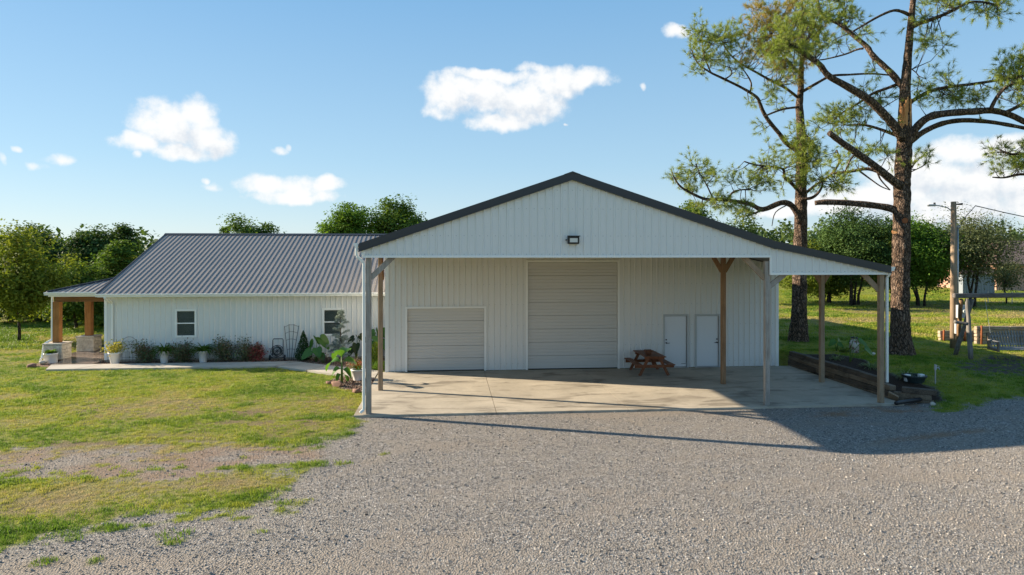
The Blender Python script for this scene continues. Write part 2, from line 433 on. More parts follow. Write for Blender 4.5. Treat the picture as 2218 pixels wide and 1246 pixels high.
M_needle = leafmat('pine_needles', [(0.102, 0.196, 0.041), (0.186, 0.278, 0.052), (0.278, 0.354, 0.065), (0.372, 0.372, 0.094), (0.242, 0.317, 0.065)], .30, .5)
M_needle_old = leafmat('yellowing_pine_needles', [(0.207, 0.241, 0.052), (0.380, 0.310, 0.078), (0.517, 0.293, 0.086), (0.276, 0.276, 0.061)], .30, .5)
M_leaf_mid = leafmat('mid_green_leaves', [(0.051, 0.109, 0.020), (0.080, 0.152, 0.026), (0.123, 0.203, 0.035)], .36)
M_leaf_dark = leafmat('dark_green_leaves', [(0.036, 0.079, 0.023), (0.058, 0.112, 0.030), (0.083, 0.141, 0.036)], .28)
M_leaf_yel = leafmat('yellow_green_leaves', [(0.088, 0.144, 0.020), (0.138, 0.194, 0.027), (0.194, 0.237, 0.037)], .42)
M_leaf_bright = leafmat('bright_green_leaves', [(0.062, 0.138, 0.019), (0.094, 0.188, 0.025), (0.125, 0.225, 0.031)], .42)
M_leaf_grey = leafmat('grey_green_leaves', [(0.065, 0.091, 0.039), (0.104, 0.130, 0.058), (0.150, 0.169, 0.078)], .30)
M_leaf_far = leafmat('far_green_leaves', [(0.058, 0.104, 0.039), (0.085, 0.137, 0.049), (0.111, 0.163, 0.058)], .3)
M_rose = leafmat('rose_leaves', [(0.063, 0.105, 0.049), (0.098, 0.161, 0.070), (0.238, 0.105, 0.077), (0.140, 0.196, 0.091)], .2, .35)
M_rosered = leafmat('red_rose_leaves', [(0.072, 0.108, 0.054), (0.312, 0.060, 0.066), (0.360, 0.108, 0.096)], .2, .35)
M_fern = leafmat('fern_fronds', [(.06, .13, .015), (.10, .18, .02), (.13, .20, .03)], .4)
M_ear = leafmat('elephant_ear_leaves', [(.05, .15, .02), (.08, .20, .03), (.10, .23, .035)], .4, .3, .5)
M_eardark = leafmat('dark_broad_leaves', [(.015, .03, .014), (.03, .045, .016)], .2, .3)
M_cedarblue = leafmat('blue_cedar_needles', [(.21, .28, .26), (.30, .37, .35), (.40, .46, .43)], .15)
M_conif = leafmat('dark_arborvitae', [(.02, .055, .012), (.032, .08, .018)], .15)
M_conify = leafmat('yellow_arborvitae', [(.10, .18, .012), (.17, .25, .02), (.25, .30, .03)], .2)
M_varieg = leafmat('variegated_grass', [(.10, .17, .05), (.32, .36, .20), (.18, .25, .10)], .3)
M_yellowfl = leafmat('yellow_flowers', [(.10, .17, .02), (.45, .38, .05), (.60, .52, .14), (.20, .25, .04)], .3)
M_redfl = leafmat('red_flowers', [(.05, .10, .02), (.45, .035, .02), (.07, .13, .025)], .3)
M_pinkpl = leafmat('silver_pink_shrub', [(.20, .22, .15), (.30, .16, .12), (.25, .27, .20)], .25)

def glass():
    m, t, b, o = newmat('window_glass')
    setv(b, Roughness=.03); b.inputs['Base Color'].default_value = (.02, .03, .03, 1)
    tr = nd(t.nt, 'ShaderNodeBsdfTransparent'); tr.inputs[0].default_value = (.85, .88, .88, 1)
    fr = nd(t.nt, 'ShaderNodeFresnel'); fr.inputs[0].default_value = 1.5
    mx = nd(t.nt, 'ShaderNodeMixShader'); t.link(t.m('ADD', fr.outputs[0], .10), mx.inputs[0])
    t.link(tr.outputs[0], mx.inputs[1]); t.link(b.outputs[0], mx.inputs[2]); t.link(mx.outputs[0], o.inputs[0]); return m
M_glass = glass()
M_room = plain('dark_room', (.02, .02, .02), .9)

# ------------------------------------------------------------------ ground
GZ = -0.06
TER = 0.5
def ground_h(x, y):
    x = np.asarray(x, float); y = np.asarray(y, float)
    t = sst(x, 14.05, 14.35)*sst(y, 20.3, 24.0)*TER + sst(x, 14.35, 17.5)*(1-sst(y, 20.3, 24.0))*sst(y, 16.5, 22)*TER*.9
    t = np.minimum(t, TER)
    t = t + .42*sst(x, 9.0, 16.0)*sst(19.75-y, 0, 3.2)*(1-sst(x, 14.35, 17.5)*sst(y, 16.5, 22))
    bump = (fbm(x*.12, y*.12, 3, 3)-.5)*.5*sst(np.hypot(x-5, y-24), 22, 60) + (fbm(x*.6, y*.6, 5, 3)-.5)*.05*(1-sst(x, -2.9, -2.5)*(1-sst(x, 13.9, 14.3)))
    return GZ + t + bump
GRAVEL = [G(*p, GZ) for p in [(790,896),(770,912),(748,935),(705,968),(655,985),(560,972),(450,985),(350,1000),(420,1030),(600,1012),(615,1040),(585,1075),(490,1095),
          (330,1100),(250,1122),(150,1148),(60,1172),(0,1195),(-300,1290),(-300,2200),(2900,2200),(2900,872),(2330,874),(2200,880),(2095,886),(2050,903),(2030,893),(2025,874),(1930,870),(1500,880)]]
BARE = [G(*p, GZ) for p in [(-60,990),(100,978),(250,976),(380,972),(470,968),(600,966),(690,976),(640,1000),(560,1000),(450,1018),(390,1036),(340,1058),(280,1034),(150,1030),(-60,1045)]]
SWBED = [G(*p, TER+GZ) for p in [(2060,790),(2110,770),(2218,765),(2400,768),(2400,815),(2218,808),(2120,812)]]
SLAB = [(-2.75, 19.85), (13.95, 19.85), (13.95, 27.0), (-2.75, 27.0)]
WALK = [(-16.05,28.75),(-7.1,28.75),(-4.2,26.5),(-3.1,25.85),(-2.76,25.75),(-2.76,27.3),(-4.4,28.35),(-6.6,29.95),(-15.0,29.95),(-15.2,30.0),(-16.5,30.0)]
PORCH = [(-16.5,30.0),(-14.85,30.0),(-14.85,40),(-17.5,40),(-17.5,32.2),(-16.75,31.3)]
HOUSE = [(-14.85,31.0),(-2.4,31.0),(-2.4,44.4),(-14.85,44.4)]
SHOP = [(-2.55,27.0),(13.55,27.0),(13.55,46),(-2.55,46)]
BED1 = [(-15.1,30.0),(-6.6,30.0),(-4.4,28.4),(-2.6,27.35),(-2.5,31.05),(-15.0,31.05)]
BED2 = [G(*p, GZ) for p in [(706,828),(740,816),(800,819),(832,820),(826,836),(806,852),(780,851),(735,842)]]
BED3 = [G(*p, GZ) for p in [(64,795),(100,778),(150,776),(172,783),(125,797)]]
BED4 = [(14.05,27),(14.05,20.4),(15.3,20.0),(15.9,21.2),(15.6,23.5),(16.4,25.5),(16.0,27.3)]
STRAW = [G(*p, GZ) for p in [(1700,885),(1900,880),(2030,880),(2045,902),(1900,910),(1760,905)]]
TRACKS = [[G(*p, GZ) for p in q_] for q_ in (
    [(1300, 960), (1420, 1005), (1540, 1070), (1640, 1140), (1690, 1246)], [(1560, 955), (1700, 1000), (1850, 1060), (2010, 1120), (2218, 1180)],
    [(700, 1246), (900, 1120), (1150, 1040), (1500, 990), (2000, 970)], [(1100, 1246), (1200, 1140), (1400, 1075), (1800, 1030), (2218, 1010)], [(200, 1246), (420, 1150), (700, 1040), (900, 960), (1000, 905)])]
def masks(x, y):
    n1 = fbm(x*.9, y*.9, 11, 4)-.5; n2 = fbm(x*3.1, y*3.1, 21, 3)-.5
    gd = sdf(x, y, GRAVEL) + n1*1.0 + n2*.7
    grass = 1-sst(gd, -.25, .22)
    bd = sdf(x, y, BARE) + n1*.9 + n2*.8
    grass *= 1-.97*sst(bd+n2*1.1, -.35, .35)
    # tufts out in the gravel near the lawn
    tuft = sst(fbm(x*1.3, y*2.2, 31, 3), .61, .68)*sst(gd, 1.9, .3)*(1-sst(x, -3.5, -2.2))
    grass = np.maximum(grass, tuft*.9)
    other = np.maximum.reduce([sdf(x, y, q) for q in (SLAB, WALK, PORCH, HOUSE, SHOP)])
    bed = np.maximum.reduce([sdf(x, y, q) for q in (BED1, BED2, BED3)])
    mul = sst(sdf(x, y, BED4)+n1*.5, -.05, .12)
    mul = np.maximum(mul, .75*sst(sdf(x, y, SWBED)-.25+n1*2.2+n2*1.2, -.2, .5))
    chips = sst(bed + n1*.15, -.04, .05)
    grass *= (1-mul)*(1-chips)
    # dry ground: worn middle of the left lawn and its lower edge, and the open lawn on the right
    dry = sst(fbm(x*.33, y*.55, 41, 4), .50, .70)*.6
    for (u, v, ru, rv, k) in ((300,880,230,30,.5),(640,880,140,36,.62),(500,930,330,22,.4),(200,985,420,22,.9),(480,1048,160,34,.8),(200,1080,260,50,.8),(1700,905,60,8,.3)):
        c = G(u, v, GZ); du = abs((G(u+ru, v, GZ)-c).length); dv = abs((G(u, v+rv, GZ)-c).length)
        r2 = ((x-c.x)/du)**2 + ((y-c.y)/dv)**2
        dry = np.maximum(dry, k*np.clip(1.25-r2, 0, 1)*(.35+1.3*fbm(x*1.1, y*1.6, 51, 4)))
    dry = np.where(x > 13, np.maximum(dry*.6, .85*sst(fbm(x*.2, y*.6, 61, 3), .36, .60)*sst(y, 29, 36)*(1-sst(y, 50, 58))), dry)
    dirt = sst(fbm(x*.4, y*.9, 71, 5)+n2*.5, .56, .80)*.7
    dirt = np.maximum(dirt, .85*sst(bd, -.4, .2)*sst(x, -3, -9))
    c = G(160, 1232, GZ); dirt = np.maximum(dirt, np.clip(1.3-((x-c.x)/2.2)**2-((y-c.y)/.5)**2, 0, 1))
    straw = sst(sdf(x, y, STRAW)-.25+n1*2.6+n2*1.5, -.1, .6)*.75
    straw = np.maximum(straw, .5*sst(bd, -.3, .3)*sst(fbm(x*.8, y*1.4, 111, 3), .35, .6))
    c = G(2020, 958, GZ); straw = np.maximum(straw, .6*np.clip(1.2-((x-c.x)/1.6)**2-((y-c.y)/.25)**2+n2, 0, 1))
    lane = np.zeros_like(x)
    for tr in TRACKS:
        dd = np.full(x.shape, 1e9)
        for a_, b_ in zip(tr, tr[1:]):
            ex, ey = b_.x-a_.x, b_.y-a_.y; t_ = np.clip(((x-a_.x)*ex+(y-a_.y)*ey)/(ex*ex+ey*ey), 0, 1); dd = np.minimum(dd, np.hypot(x-a_.x-t_*ex, y-a_.y-t_*ey))
        lane = np.maximum(lane, np.exp(-((dd+n1*.35)/.20)**2)*np.clip(fbm(x*.5, y*.5, 95, 3)*2-.45, 0, 1))
    masks.lane = lane
    dirt = np.maximum(dirt, lane*.55)
    dirt = np.maximum(dirt, sst(x, 2.5, 4)*(1-sst(x, 8.5, 10.5))*np.clip(1.15-np.abs(y-19.5+n1*.8)/.45, 0, 1))
    worn = np.zeros_like(x)
    for (u, v, ru, rv, k) in ((620,895,190,45,1.0),(330,885,170,26,.8),(150,975,300,26,1.0),(500,1060,140,30,.6),(150,1090,220,40,.6),(440,950,300,16,.7)):
        c = G(u, v, GZ); du = (G(u+ru, v, GZ)-c).length; dv = (G(u, v+rv, GZ)-c).length
        worn = np.maximum(worn, k*np.clip(1.3-((x-c.x)/du)**2-((y-c.y)/dv)**2, 0, 1))
    worn = np.maximum(worn, .18*sst(x, 1, -4))
    worn *= sst(fbm(x*1.5, y*2.6, 101, 4)+.25*n2, .46, .60)
    masks.worn = worn
    for (u, v, ru, rv) in ((400,1125,30,9),(487,1097,22,6),(490,1116,26,7),(520,1126,20,5),(452,1127,14,4),(357,1156,18,5),(376,1176,16,4),(620,1040,30,8),(660,1005,40,7),(745,1004,18,5),(205,1217,18,5),(640,1012,60,7),(835,985,10,3),(560,1055,60,20),(340,1100,40,8),(480,1050,110,26)):
        c = G(u, v, GZ); du = (G(u+ru, v, GZ)-c).length; dv = (G(u, v+rv, GZ)-c).length
        grass = np.maximum(grass, sst(1.15-((x-c.x)/du)**2-((y-c.y)/dv)**2+n2*1.6, .1, .6)*.95)
    dirt = np.where(grass > .4, np.maximum(dirt*.3, worn), dirt)
    grass = grass*(1-.0*worn)
    return grass, np.clip(dry, 0, 1), np.clip(dirt, 0, 1), mul, chips, straw, other

def axis(fine0, fine1, st, far0, far1):
    a = list(np.arange(fine0, fine1+1e-6, st)); s = st; x = fine1
    while x < far1: s *= 1.22; x += s; a.append(x)
    s = st; x = fine0; b = []
    while x > far0: s *= 1.22; x -= s; b.append(x)
    return np.array(b[::-1]+a)
def ground_mat():
    m, t, b, o = newmat('ground_cover')
    a1 = nd(t.nt, 'ShaderNodeAttribute', attribute_name='cover'); a2 = nd(t.nt, 'ShaderNodeAttribute', attribute_name='cover2')
    s1 = nd(t.nt, 'ShaderNodeSeparateColor'); t.link(a1.outputs['Color'], s1.inputs[0])
    s2 = nd(t.nt, 'ShaderNodeSeparateColor'); t.link(a2.outputs['Color'], s2.inputs[0])
    c = t.coord()
    v1 = nd(t.nt, 'ShaderNodeTexVoronoi'); v1.inputs['Scale'].default_value = 30; t.link(c, v1.inputs['Vector'])
    sv = nd(t.nt, 'ShaderNodeSeparateColor'); t.link(v1.outputs['Color'], sv.inputs[0])
    big = t.noise(c, .35, 5, .6); med = t.noise(c, 2.2, 5, .6); fin = t.noise(c, 30, 4, .7)
    grav = t.ramp(sv.outputs[0], [(0, (.12, .109, .098)), (.5, (.235, .215, .192)), (.85, (.33, .303, .27)), (1, (.44, .41, .37))])
    grav = t.mix(t.m('MULTIPLY', t.smooth(med, .42, .68), .65), grav, (.27, .24, .20))
    grav = t.mix(t.m('MULTIPLY', s1.outputs[2], .6), grav, t.ramp(fin, [(.3, (.22, .18, .14)), (.7, (.34, .285, .225))]))
    grav = t.mix(s2.outputs[2], grav, t.ramp(fin, [(.3, (.16, .085, .045)), (.7, (.34, .20, .11))]))
    soil = t.ramp(fin, [(.3, (.05, .06, .02)), (.7, (.09, .11, .028))])
    gr = t.ramp(t.m('ADD', t.m('MULTIPLY', fin, .6), t.m('MULTIPLY', med, .4)), [(.3, (.11, .135, .02)), (.5, (.19, .215, .03)), (.7, (.26, .275, .045))])
    dryc = t.ramp(fin, [(.3, (.16, .13, .055)), (.7, (.32, .26, .12))])
    gr = t.mix(t.m('MULTIPLY', s1.outputs[1], .9), gr, dryc)
    gr = t.mix(t.m('MULTIPLY', s1.outputs[2], .95), gr, t.ramp(fin, [(.3, (.10, .075, .04)), (.55, (.20, .15, .085)), (.75, (.33, .25, .155))]))
    col = t.mix(s1.outputs[0], grav, gr)
    mulch = t.ramp(fin, [(.3, (.018, .013, .010)), (.6, (.06, .038, .026)), (.8, (.13, .085, .055))])
    col = t.mix(s2.outputs[0], col, mulch)
    chip = t.ramp(sv.outputs[1], [(0, (.07, .04, .03)), (.5, (.19, .115, .08)), (1, (.36, .27, .20))])
    col = t.mix(s2.outputs[1], col, chip)
    t.link(col, b.inputs['Base Color']); setv(b, Roughness=.95); b.inputs['Specular IOR Level'].default_value = .1
    h = t.m('ADD', v1.outputs['Distance'], t.m('MULTIPLY', fin, .6))
    t.link(t.bump(h, .7, .03), b.inputs['Normal']); return m
M_ground = ground_mat()
gx = axis(-26, 30, .16, -1400, 1400); gy = axis(8.5, 34, .16, -300, 2000)
XX, YY = np.meshgrid(gx, gy); xf, yf = XX.ravel(), YY.ravel()
gm = masks(xf, yf)
zz = ground_h(xf, yf)
zz = np.where(gm[6] > .12, np.minimum(zz, -.12), zz)
nx, ny = len(gx), len(gy); idx = np.arange(nx*ny).reshape(ny, nx)
F = np.stack([idx[:-1, :-1], idx[:-1, 1:], idx[1:, 1:], idx[1:, :-1]], -1).reshape(-1, 4)
ground = np_mesh('ground', np.stack([xf, yf, zz], 1), F, M_ground, None, True)
tag(ground, kind='structure')
for nm, cols in (('cover', (gm[0], gm[1], gm[2])), ('cover2', (gm[3], gm[4], gm[5]))):
    at = ground.data.attributes.new(nm, 'FLOAT_COLOR', 'POINT')
    at.data.foreach_set('color', np.stack([*cols, np.ones_like(xf)], 1).astype(np.float32).ravel())

# scatter with geometry nodes: points carry rotation, scale, tint
def scatter(name, label, pts, rot, scl, tint, sources, mat):
    me = bpy.data.meshes.new(name); n = len(pts); me.vertices.add(n); me.vertices.foreach_set('co', np.asarray(pts, np.float32).ravel())
    for nm, typ, arr, key in (('rot', 'FLOAT_VECTOR', rot, 'vector'), ('scl', 'FLOAT_VECTOR', scl, 'vector'), ('tint', 'FLOAT', tint, 'value')):
        a = me.attributes.new(nm, typ, 'POINT'); a.data.foreach_set(key, np.asarray(arr, np.float32).ravel())
    a = me.attributes.new('pick', 'INT', 'POINT'); a.data.foreach_set('value', np.random.default_rng(1).integers(0, len(sources), n).astype(np.int32))
    o = bpy.data.objects.new(name, me); C.objects.link(o); tag(o, label, None, None, 'stuff'); me.materials.append(mat)
    ng = bpy.data.node_groups.new(name+'_scatter', 'GeometryNodeTree')
    ng.interface.new_socket('Geometry', in_out='INPUT', socket_type='NodeSocketGeometry'); ng.interface.new_socket('Geometry', in_out='OUTPUT', socket_type='NodeSocketGeometry')
    a, b = ng.nodes.new('NodeGroupInput'), ng.nodes.new('NodeGroupOutput')
    iop = ng.nodes.new('GeometryNodeInstanceOnPoints'); jn = ng.nodes.new('GeometryNodeJoinGeometry')
    for s in sources:
        oi = ng.nodes.new('GeometryNodeObjectInfo'); oi.inputs['Object'].default_value = s; oi.inputs['As Instance'].default_value = True
        ng.links.new(oi.outputs['Geometry'], jn.inputs[0])
    ng.links.new(a.outputs[0], iop.inputs['Points']); ng.links.new(jn.outputs[0], iop.inputs['Instance']); iop.inputs['Pick Instance'].default_value = True
    for nm, typ, sk in (('rot', 'FLOAT_VECTOR', 'Rotation'), ('scl', 'FLOAT_VECTOR', 'Scale'), ('pick', 'INT', 'Instance Index')):
        na = ng.nodes.new('GeometryNodeInputNamedAttribute'); na.data_type = typ; na.inputs['Name'].default_value = nm
        ng.links.new(na.outputs[0], iop.inputs[sk])
    ng.links.new(iop.outputs[0], b.inputs[0])
    md = o.modifiers.new('scatter', 'NODES'); md.node_group = ng; return o
def source(name, V, F, mat):
    o = np_mesh(name, V, F, mat); C.objects.unlink(o); return o

def tint_mat(name, stops, trans=0.0, rough=.8, spec=.2):
    m, t, b, o = newmat(name)
    a = nd(t.nt, 'ShaderNodeAttribute', attribute_name='tint', attribute_type='INSTANCER')
    col = t.ramp(a.outputs['Fac'], stops)
    if trans:
        ge = nd(t.nt, 'ShaderNodeNewGeometry')
        hs = nd(t.nt, 'ShaderNodeHueSaturation'); t.link(col, hs.inputs['Color'])
        t.link(t.m('ADD', .7, t.m('MULTIPLY', ge.outputs['Random Per Island'], .6)), hs.inputs['Value']); col = hs.outputs[0]
    t.link(col, b.inputs['Base Color']); setv(b, Roughness=rough); b.inputs['Specular IOR Level'].default_value = spec
    if trans:
        tr = nd(t.nt, 'ShaderNodeBsdfTranslucent'); t.link(col, tr.inputs['Color'])
        mx = nd(t.nt, 'ShaderNodeMixShader'); mx.inputs[0].default_value = trans
        t.link(b.outputs[0], mx.inputs[1]); t.link(tr.outputs[0], mx.inputs[2]); t.link(mx.outputs[0], o.inputs[0])
    return m
M_gravel = tint_mat('crushed_limestone', [(0, (.07, .063, .056)), (.25, (.165, .150, .134)), (.55, (.275, .25, .222)), (.85, (.39, .357, .318)), (1, (.54, .505, .455))], 0, .9)
M_grass = tint_mat('grass_blades', [(0, (.44, .34, .17)), (.3, (.37, .32, .095)), (.55, (.32, .33, .04)), (.8, (.22, .285, .028)), (1, (.12, .20, .02))], .38, .6, .25)

rng = np.random.default_rng(5)
ico = bmesh.new(); bmesh.ops.create_icosphere(ico, subdivisions=1, radius=1.0)
ico_v = np.array([v.co[:] for v in ico.verts]); ico_f = np.array([[v.index for v in f.verts] for f in ico.faces]); ico.free()
stones = []
for i in range(4):
    d = rng.normal(size=(9, 3)); d /= np.linalg.norm(d, axis=1)[:, None]
    V = ico_v.copy()
    for k in d:                                        # chop flat faces off a ball: crushed stone
        h = rng.uniform(.45, .85); s = V@k; V -= np.outer(np.maximum(s-h, 0), k)
    stones.append(source('stone_%d' % i, V*np.array([1, .8, .62]), ico_f, M_gravel))
def tuft(nb, h, spread, wd, lean):
    Vs, Fs = [], []
    for i in range(nb):
        a = rng.uniform(0, 6.283); r = spread*math.sqrt(rng.uniform()); p = np.array([r*math.cos(a), r*math.sin(a), 0])
        b = rng.uniform(0, 6.283); dr = np.array([math.cos(b), math.sin(b), 0]); sd = np.array([-dr[1], dr[0], 0])*wd*rng.uniform(.6, 1.2)
        hh = h*rng.uniform(.55, 1.2); ln = lean*rng.uniform(.3, 1.3)*hh
        k = len(Vs); mid = p+dr*ln*.35+np.array([0, 0, hh*.6]); tip = p+dr*ln+np.array([0, 0, hh])
        Vs += [p-sd, p+sd, mid+sd*.7, mid-sd*.7, tip]; Fs += [(k, k+1, k+2), (k, k+2, k+3), (k+3, k+2, k+4)]
    return np.array(Vs), np.array(Fs)
tufts = [source('tuft_%d' % i, *tuft(16, .055, .085, .0055, .7), M_grass) for i in range(3)] 

def sample(u0, u1, d0, d1, per):
    """random ground points between two camera depths, per square metre"""
    area = (u1-u0)/FPX*(d1*d1-d0*d0)/2; n = int(area*per)
    d = np.sqrt(rng.uniform(d0*d0, d1*d1, n)); u = rng.uniform(u0, u1, n); lat = (u-CXP)/FPX*d
    return lat*CP+d*SP, d*CP-lat*SP, d
gp = []
for d0, d1, per in ((8.8, 13, 560), (13, 17, 430), (17, 24, 300)):
    x, y, d = sample(-550, 2800, d0, d1, per); gp.append(np.stack([x, y], 1))
gp = np.concatenate(gp); gr_, dr_, di_, mu_, ch_, st_, ot_ = masks(gp[:, 0], gp[:, 1])
loose = .22 + .9*fbm(gp[:, 0]*.55, gp[:, 1]*.9, 91, 3) - .45*masks.lane          # thin and thick patches of loose stone
keep = (rng.uniform(size=len(gp)) > gr_*1.15) & (ot_ < -.01) & (mu_ < .2) & (ch_ < .2) & (rng.uniform(size=len(gp)) > di_*.55) & (rng.uniform(size=len(gp)) > st_*.7) & (rng.uniform(size=len(gp)) < loose)
gp = gp[keep]; n = len(gp)
sz = .0115*np.exp(rng.normal(0, .38, n)); sz = np.clip(sz, .006, .035)
z = ground_h(gp[:, 0], gp[:, 1]) + sz*.25
scatter('loose_gravel', 'loose crushed grey stone covering the drive', np.stack([gp[:, 0], gp[:, 1], z], 1), rng.uniform(0, 6.28, (n, 3))*np.array([.12, .12, 1]),
        np.stack([sz*rng.uniform(.8, 1.4, n), sz, sz*rng.uniform(.8, 1.2, n)], 1), np.clip(rng.normal(.52, .24, n), 0, 1), stones, M_gravel)
# stone chips in the planting beds
x, y = rng.uniform(-15.2, -2.5, 60000), rng.uniform(23, 31.1, 60000)
m_ = masks(x, y); kp = (m_[4] > .6) & (m_[6] < -.02); x, y = x[kp], y[kp]; n = len(x); sz = .022*np.exp(rng.normal(0, .35, n))
M_chips = tint_mat('brown_river_stone', [(0, (.06, .032, .025)), (.4, (.17, .10, .07)), (.75, (.30, .21, .15)), (1, (.46, .38, .30))], 0, .85)
chip_src = []
for s_ in stones[:2]:
    o_ = s_.copy(); o_.data = s_.data.copy(); o_.data.materials.clear(); o_.data.materials.append(M_chips); chip_src.append(o_)
scatter('river_stones', 'brown river stones in the beds along the house', np.stack([x, y, ground_h(x, y)+sz*.3], 1), rng.uniform(0, 6.28, (n, 3))*np.array([.2, .2, 1]),
        np.stack([sz*1.2, sz, sz], 1), rng.uniform(0, 1, n), chip_src, M_chips)
# grass
tp = []
for u0, u1, d0, d1, per in ((-80, 900, 9.5, 16, 190), (-80, 900, 16, 24, 130), (-80, 860, 24, 33, 70), (-80, 260, 33, 46, 34), (-900, -80, 7, 24, 90), (-900, -80, 24, 46, 26), (700, 1000, 33, 60, 6), (1400, 1690, 33, 60, 8), (2300, 3000, 14, 30, 60), (2300, 3000, 30, 60, 12),
                            (1690, 2300, 18, 30, 95), (1690, 2300, 30, 46, 32), (1690, 2300, 46, 75, 9)):
    x, y, d = sample(u0, u1, d0, d1, per); tp.append(np.stack([x, y, d], 1))
tp = np.concatenate(tp); gr_, dr_, di_, mu_, ch_, st_, ot_ = masks(tp[:, 0], tp[:, 1])
keep = (rng.uniform(size=len(tp)) < gr_*(1-.40*dr_)*(1-.82*masks.worn)) & (ot_ < -.03)
tp = tp[keep]; dr_ = dr_[keep]; n = len(tp)
patch = fbm(tp[:, 0]*1.6, tp[:, 1]*1.6, 81, 3); patch2 = fbm(tp[:, 0]*.35, tp[:, 1]*.35, 83, 3)
sv = (.55 + .75*rng.uniform(size=n)**1.5 + 1.6*np.clip(patch-.5, 0, 1))*(1-.35*dr_)*np.where(tp[:, 2] > 33, 1.7, 1)
tint = np.clip(.84 + (patch-.5)*.9 + (patch2-.5)*1.0 + rng.normal(0, .10, n) - dr_*.75*rng.uniform(.5, 1.3, n), 0, 1)
scatter('lawn_grass', 'mown yellow green lawn with dry patches', np.stack([tp[:, 0], tp[:, 1], ground_h(tp[:, 0], tp[:, 1])-.004], 1), np.stack([rng.normal(0, .1, n), rng.normal(0, .1, n), rng.uniform(0, 6.28, n)], 1),
        np.stack([sv*np.where(tp[:, 2] > 33, 1.6, 1), sv*np.where(tp[:, 2] > 33, 1.6, 1), sv], 1), tint, tufts, M_grass)

# ------------------------------------------------------------------ concrete
def paving(name, polys, mat, top, bot=-.25, child='slab_panel', gap=.016):
    root = MB(); 
    xs = [p[0] for q in polys for p in q]; ys = [p[1] for q in polys for p in q]
    r = thing(name, None, None, (sum(xs)/len(xs), sum(ys)/len(ys), top)); tag(r, kind='structure')
    for q in polys:
        c = Vector((sum(p[0] for p in q)/len(q), sum(p[1] for p in q)/len(q), 0))
        pts = []
        for p in q:
            v = Vector((p[0], p[1], 0)); dv = (c-v); pts.append(v + dv.normalized()*gap)
        a = sum(pts[i].x*pts[(i+1) % len(pts)].y-pts[(i+1) % len(pts)].x*pts[i].y for i in range(len(pts)))
        if a < 0: pts = pts[::-1]
        MB().prism([(p.x, p.y, bot) for p in pts], (0, 0, top-bot)).build(child, mat, r)
    return r
jx = [-2.75, 1.35, 5.3, 9.62, 13.95]
paving('concrete_apron', [[(jx[i], 19.85), (jx[i+1], 19.85), (jx[i+1], 27.0), (jx[i], 27.0)] for i in range(4)], M_conc, 0.0)
wx = list(np.arange(-15.4, -7.2, 1.25))
wp = [[(-17.6, 28.75), (-16.6, 28.75), (-15.35, 30.0), (-16.8, 30.0)]]
wp[0] = [(-16.05, 28.75), (-14.9, 28.75), (-14.4, 29.97), (-16.5, 29.97)]
xs = [-14.9+1.3*i for i in range(6)]+[-7.1]
for i in range(len(xs)-1):
    a, b = xs[i], xs[i+1]; sh = .5 if b < -7.2 else .5
    a2 = a+sh
    wp.append([(a, 28.75), (b, 28.75), (b+sh, 29.97), (a2, 29.97)])
wp += [[(-7.1, 28.75), (-5.65, 27.62), (-5.0, 28.78), (-6.6, 29.97)], [(-5.65, 27.62), (-4.2, 26.5), (-3.75, 27.95), (-5.0, 28.78)], [(-4.2, 26.5), (-3.1, 25.85), (-2.77, 25.75), (-2.77, 27.3), (-3.75, 27.95)]]
paving('walkway', wp, M_walk, .012, gap=.03)
paving('porch_floor', [[(-16.5, 30.0), (-14.87, 30.0), (-14.87, 35), (-17.5, 35), (-17.5, 32.2), (-16.75, 31.3)], [(-17.5, 35), (-14.85, 35), (-14.85, 40), (-17.5, 40)]], M_porch, .008)

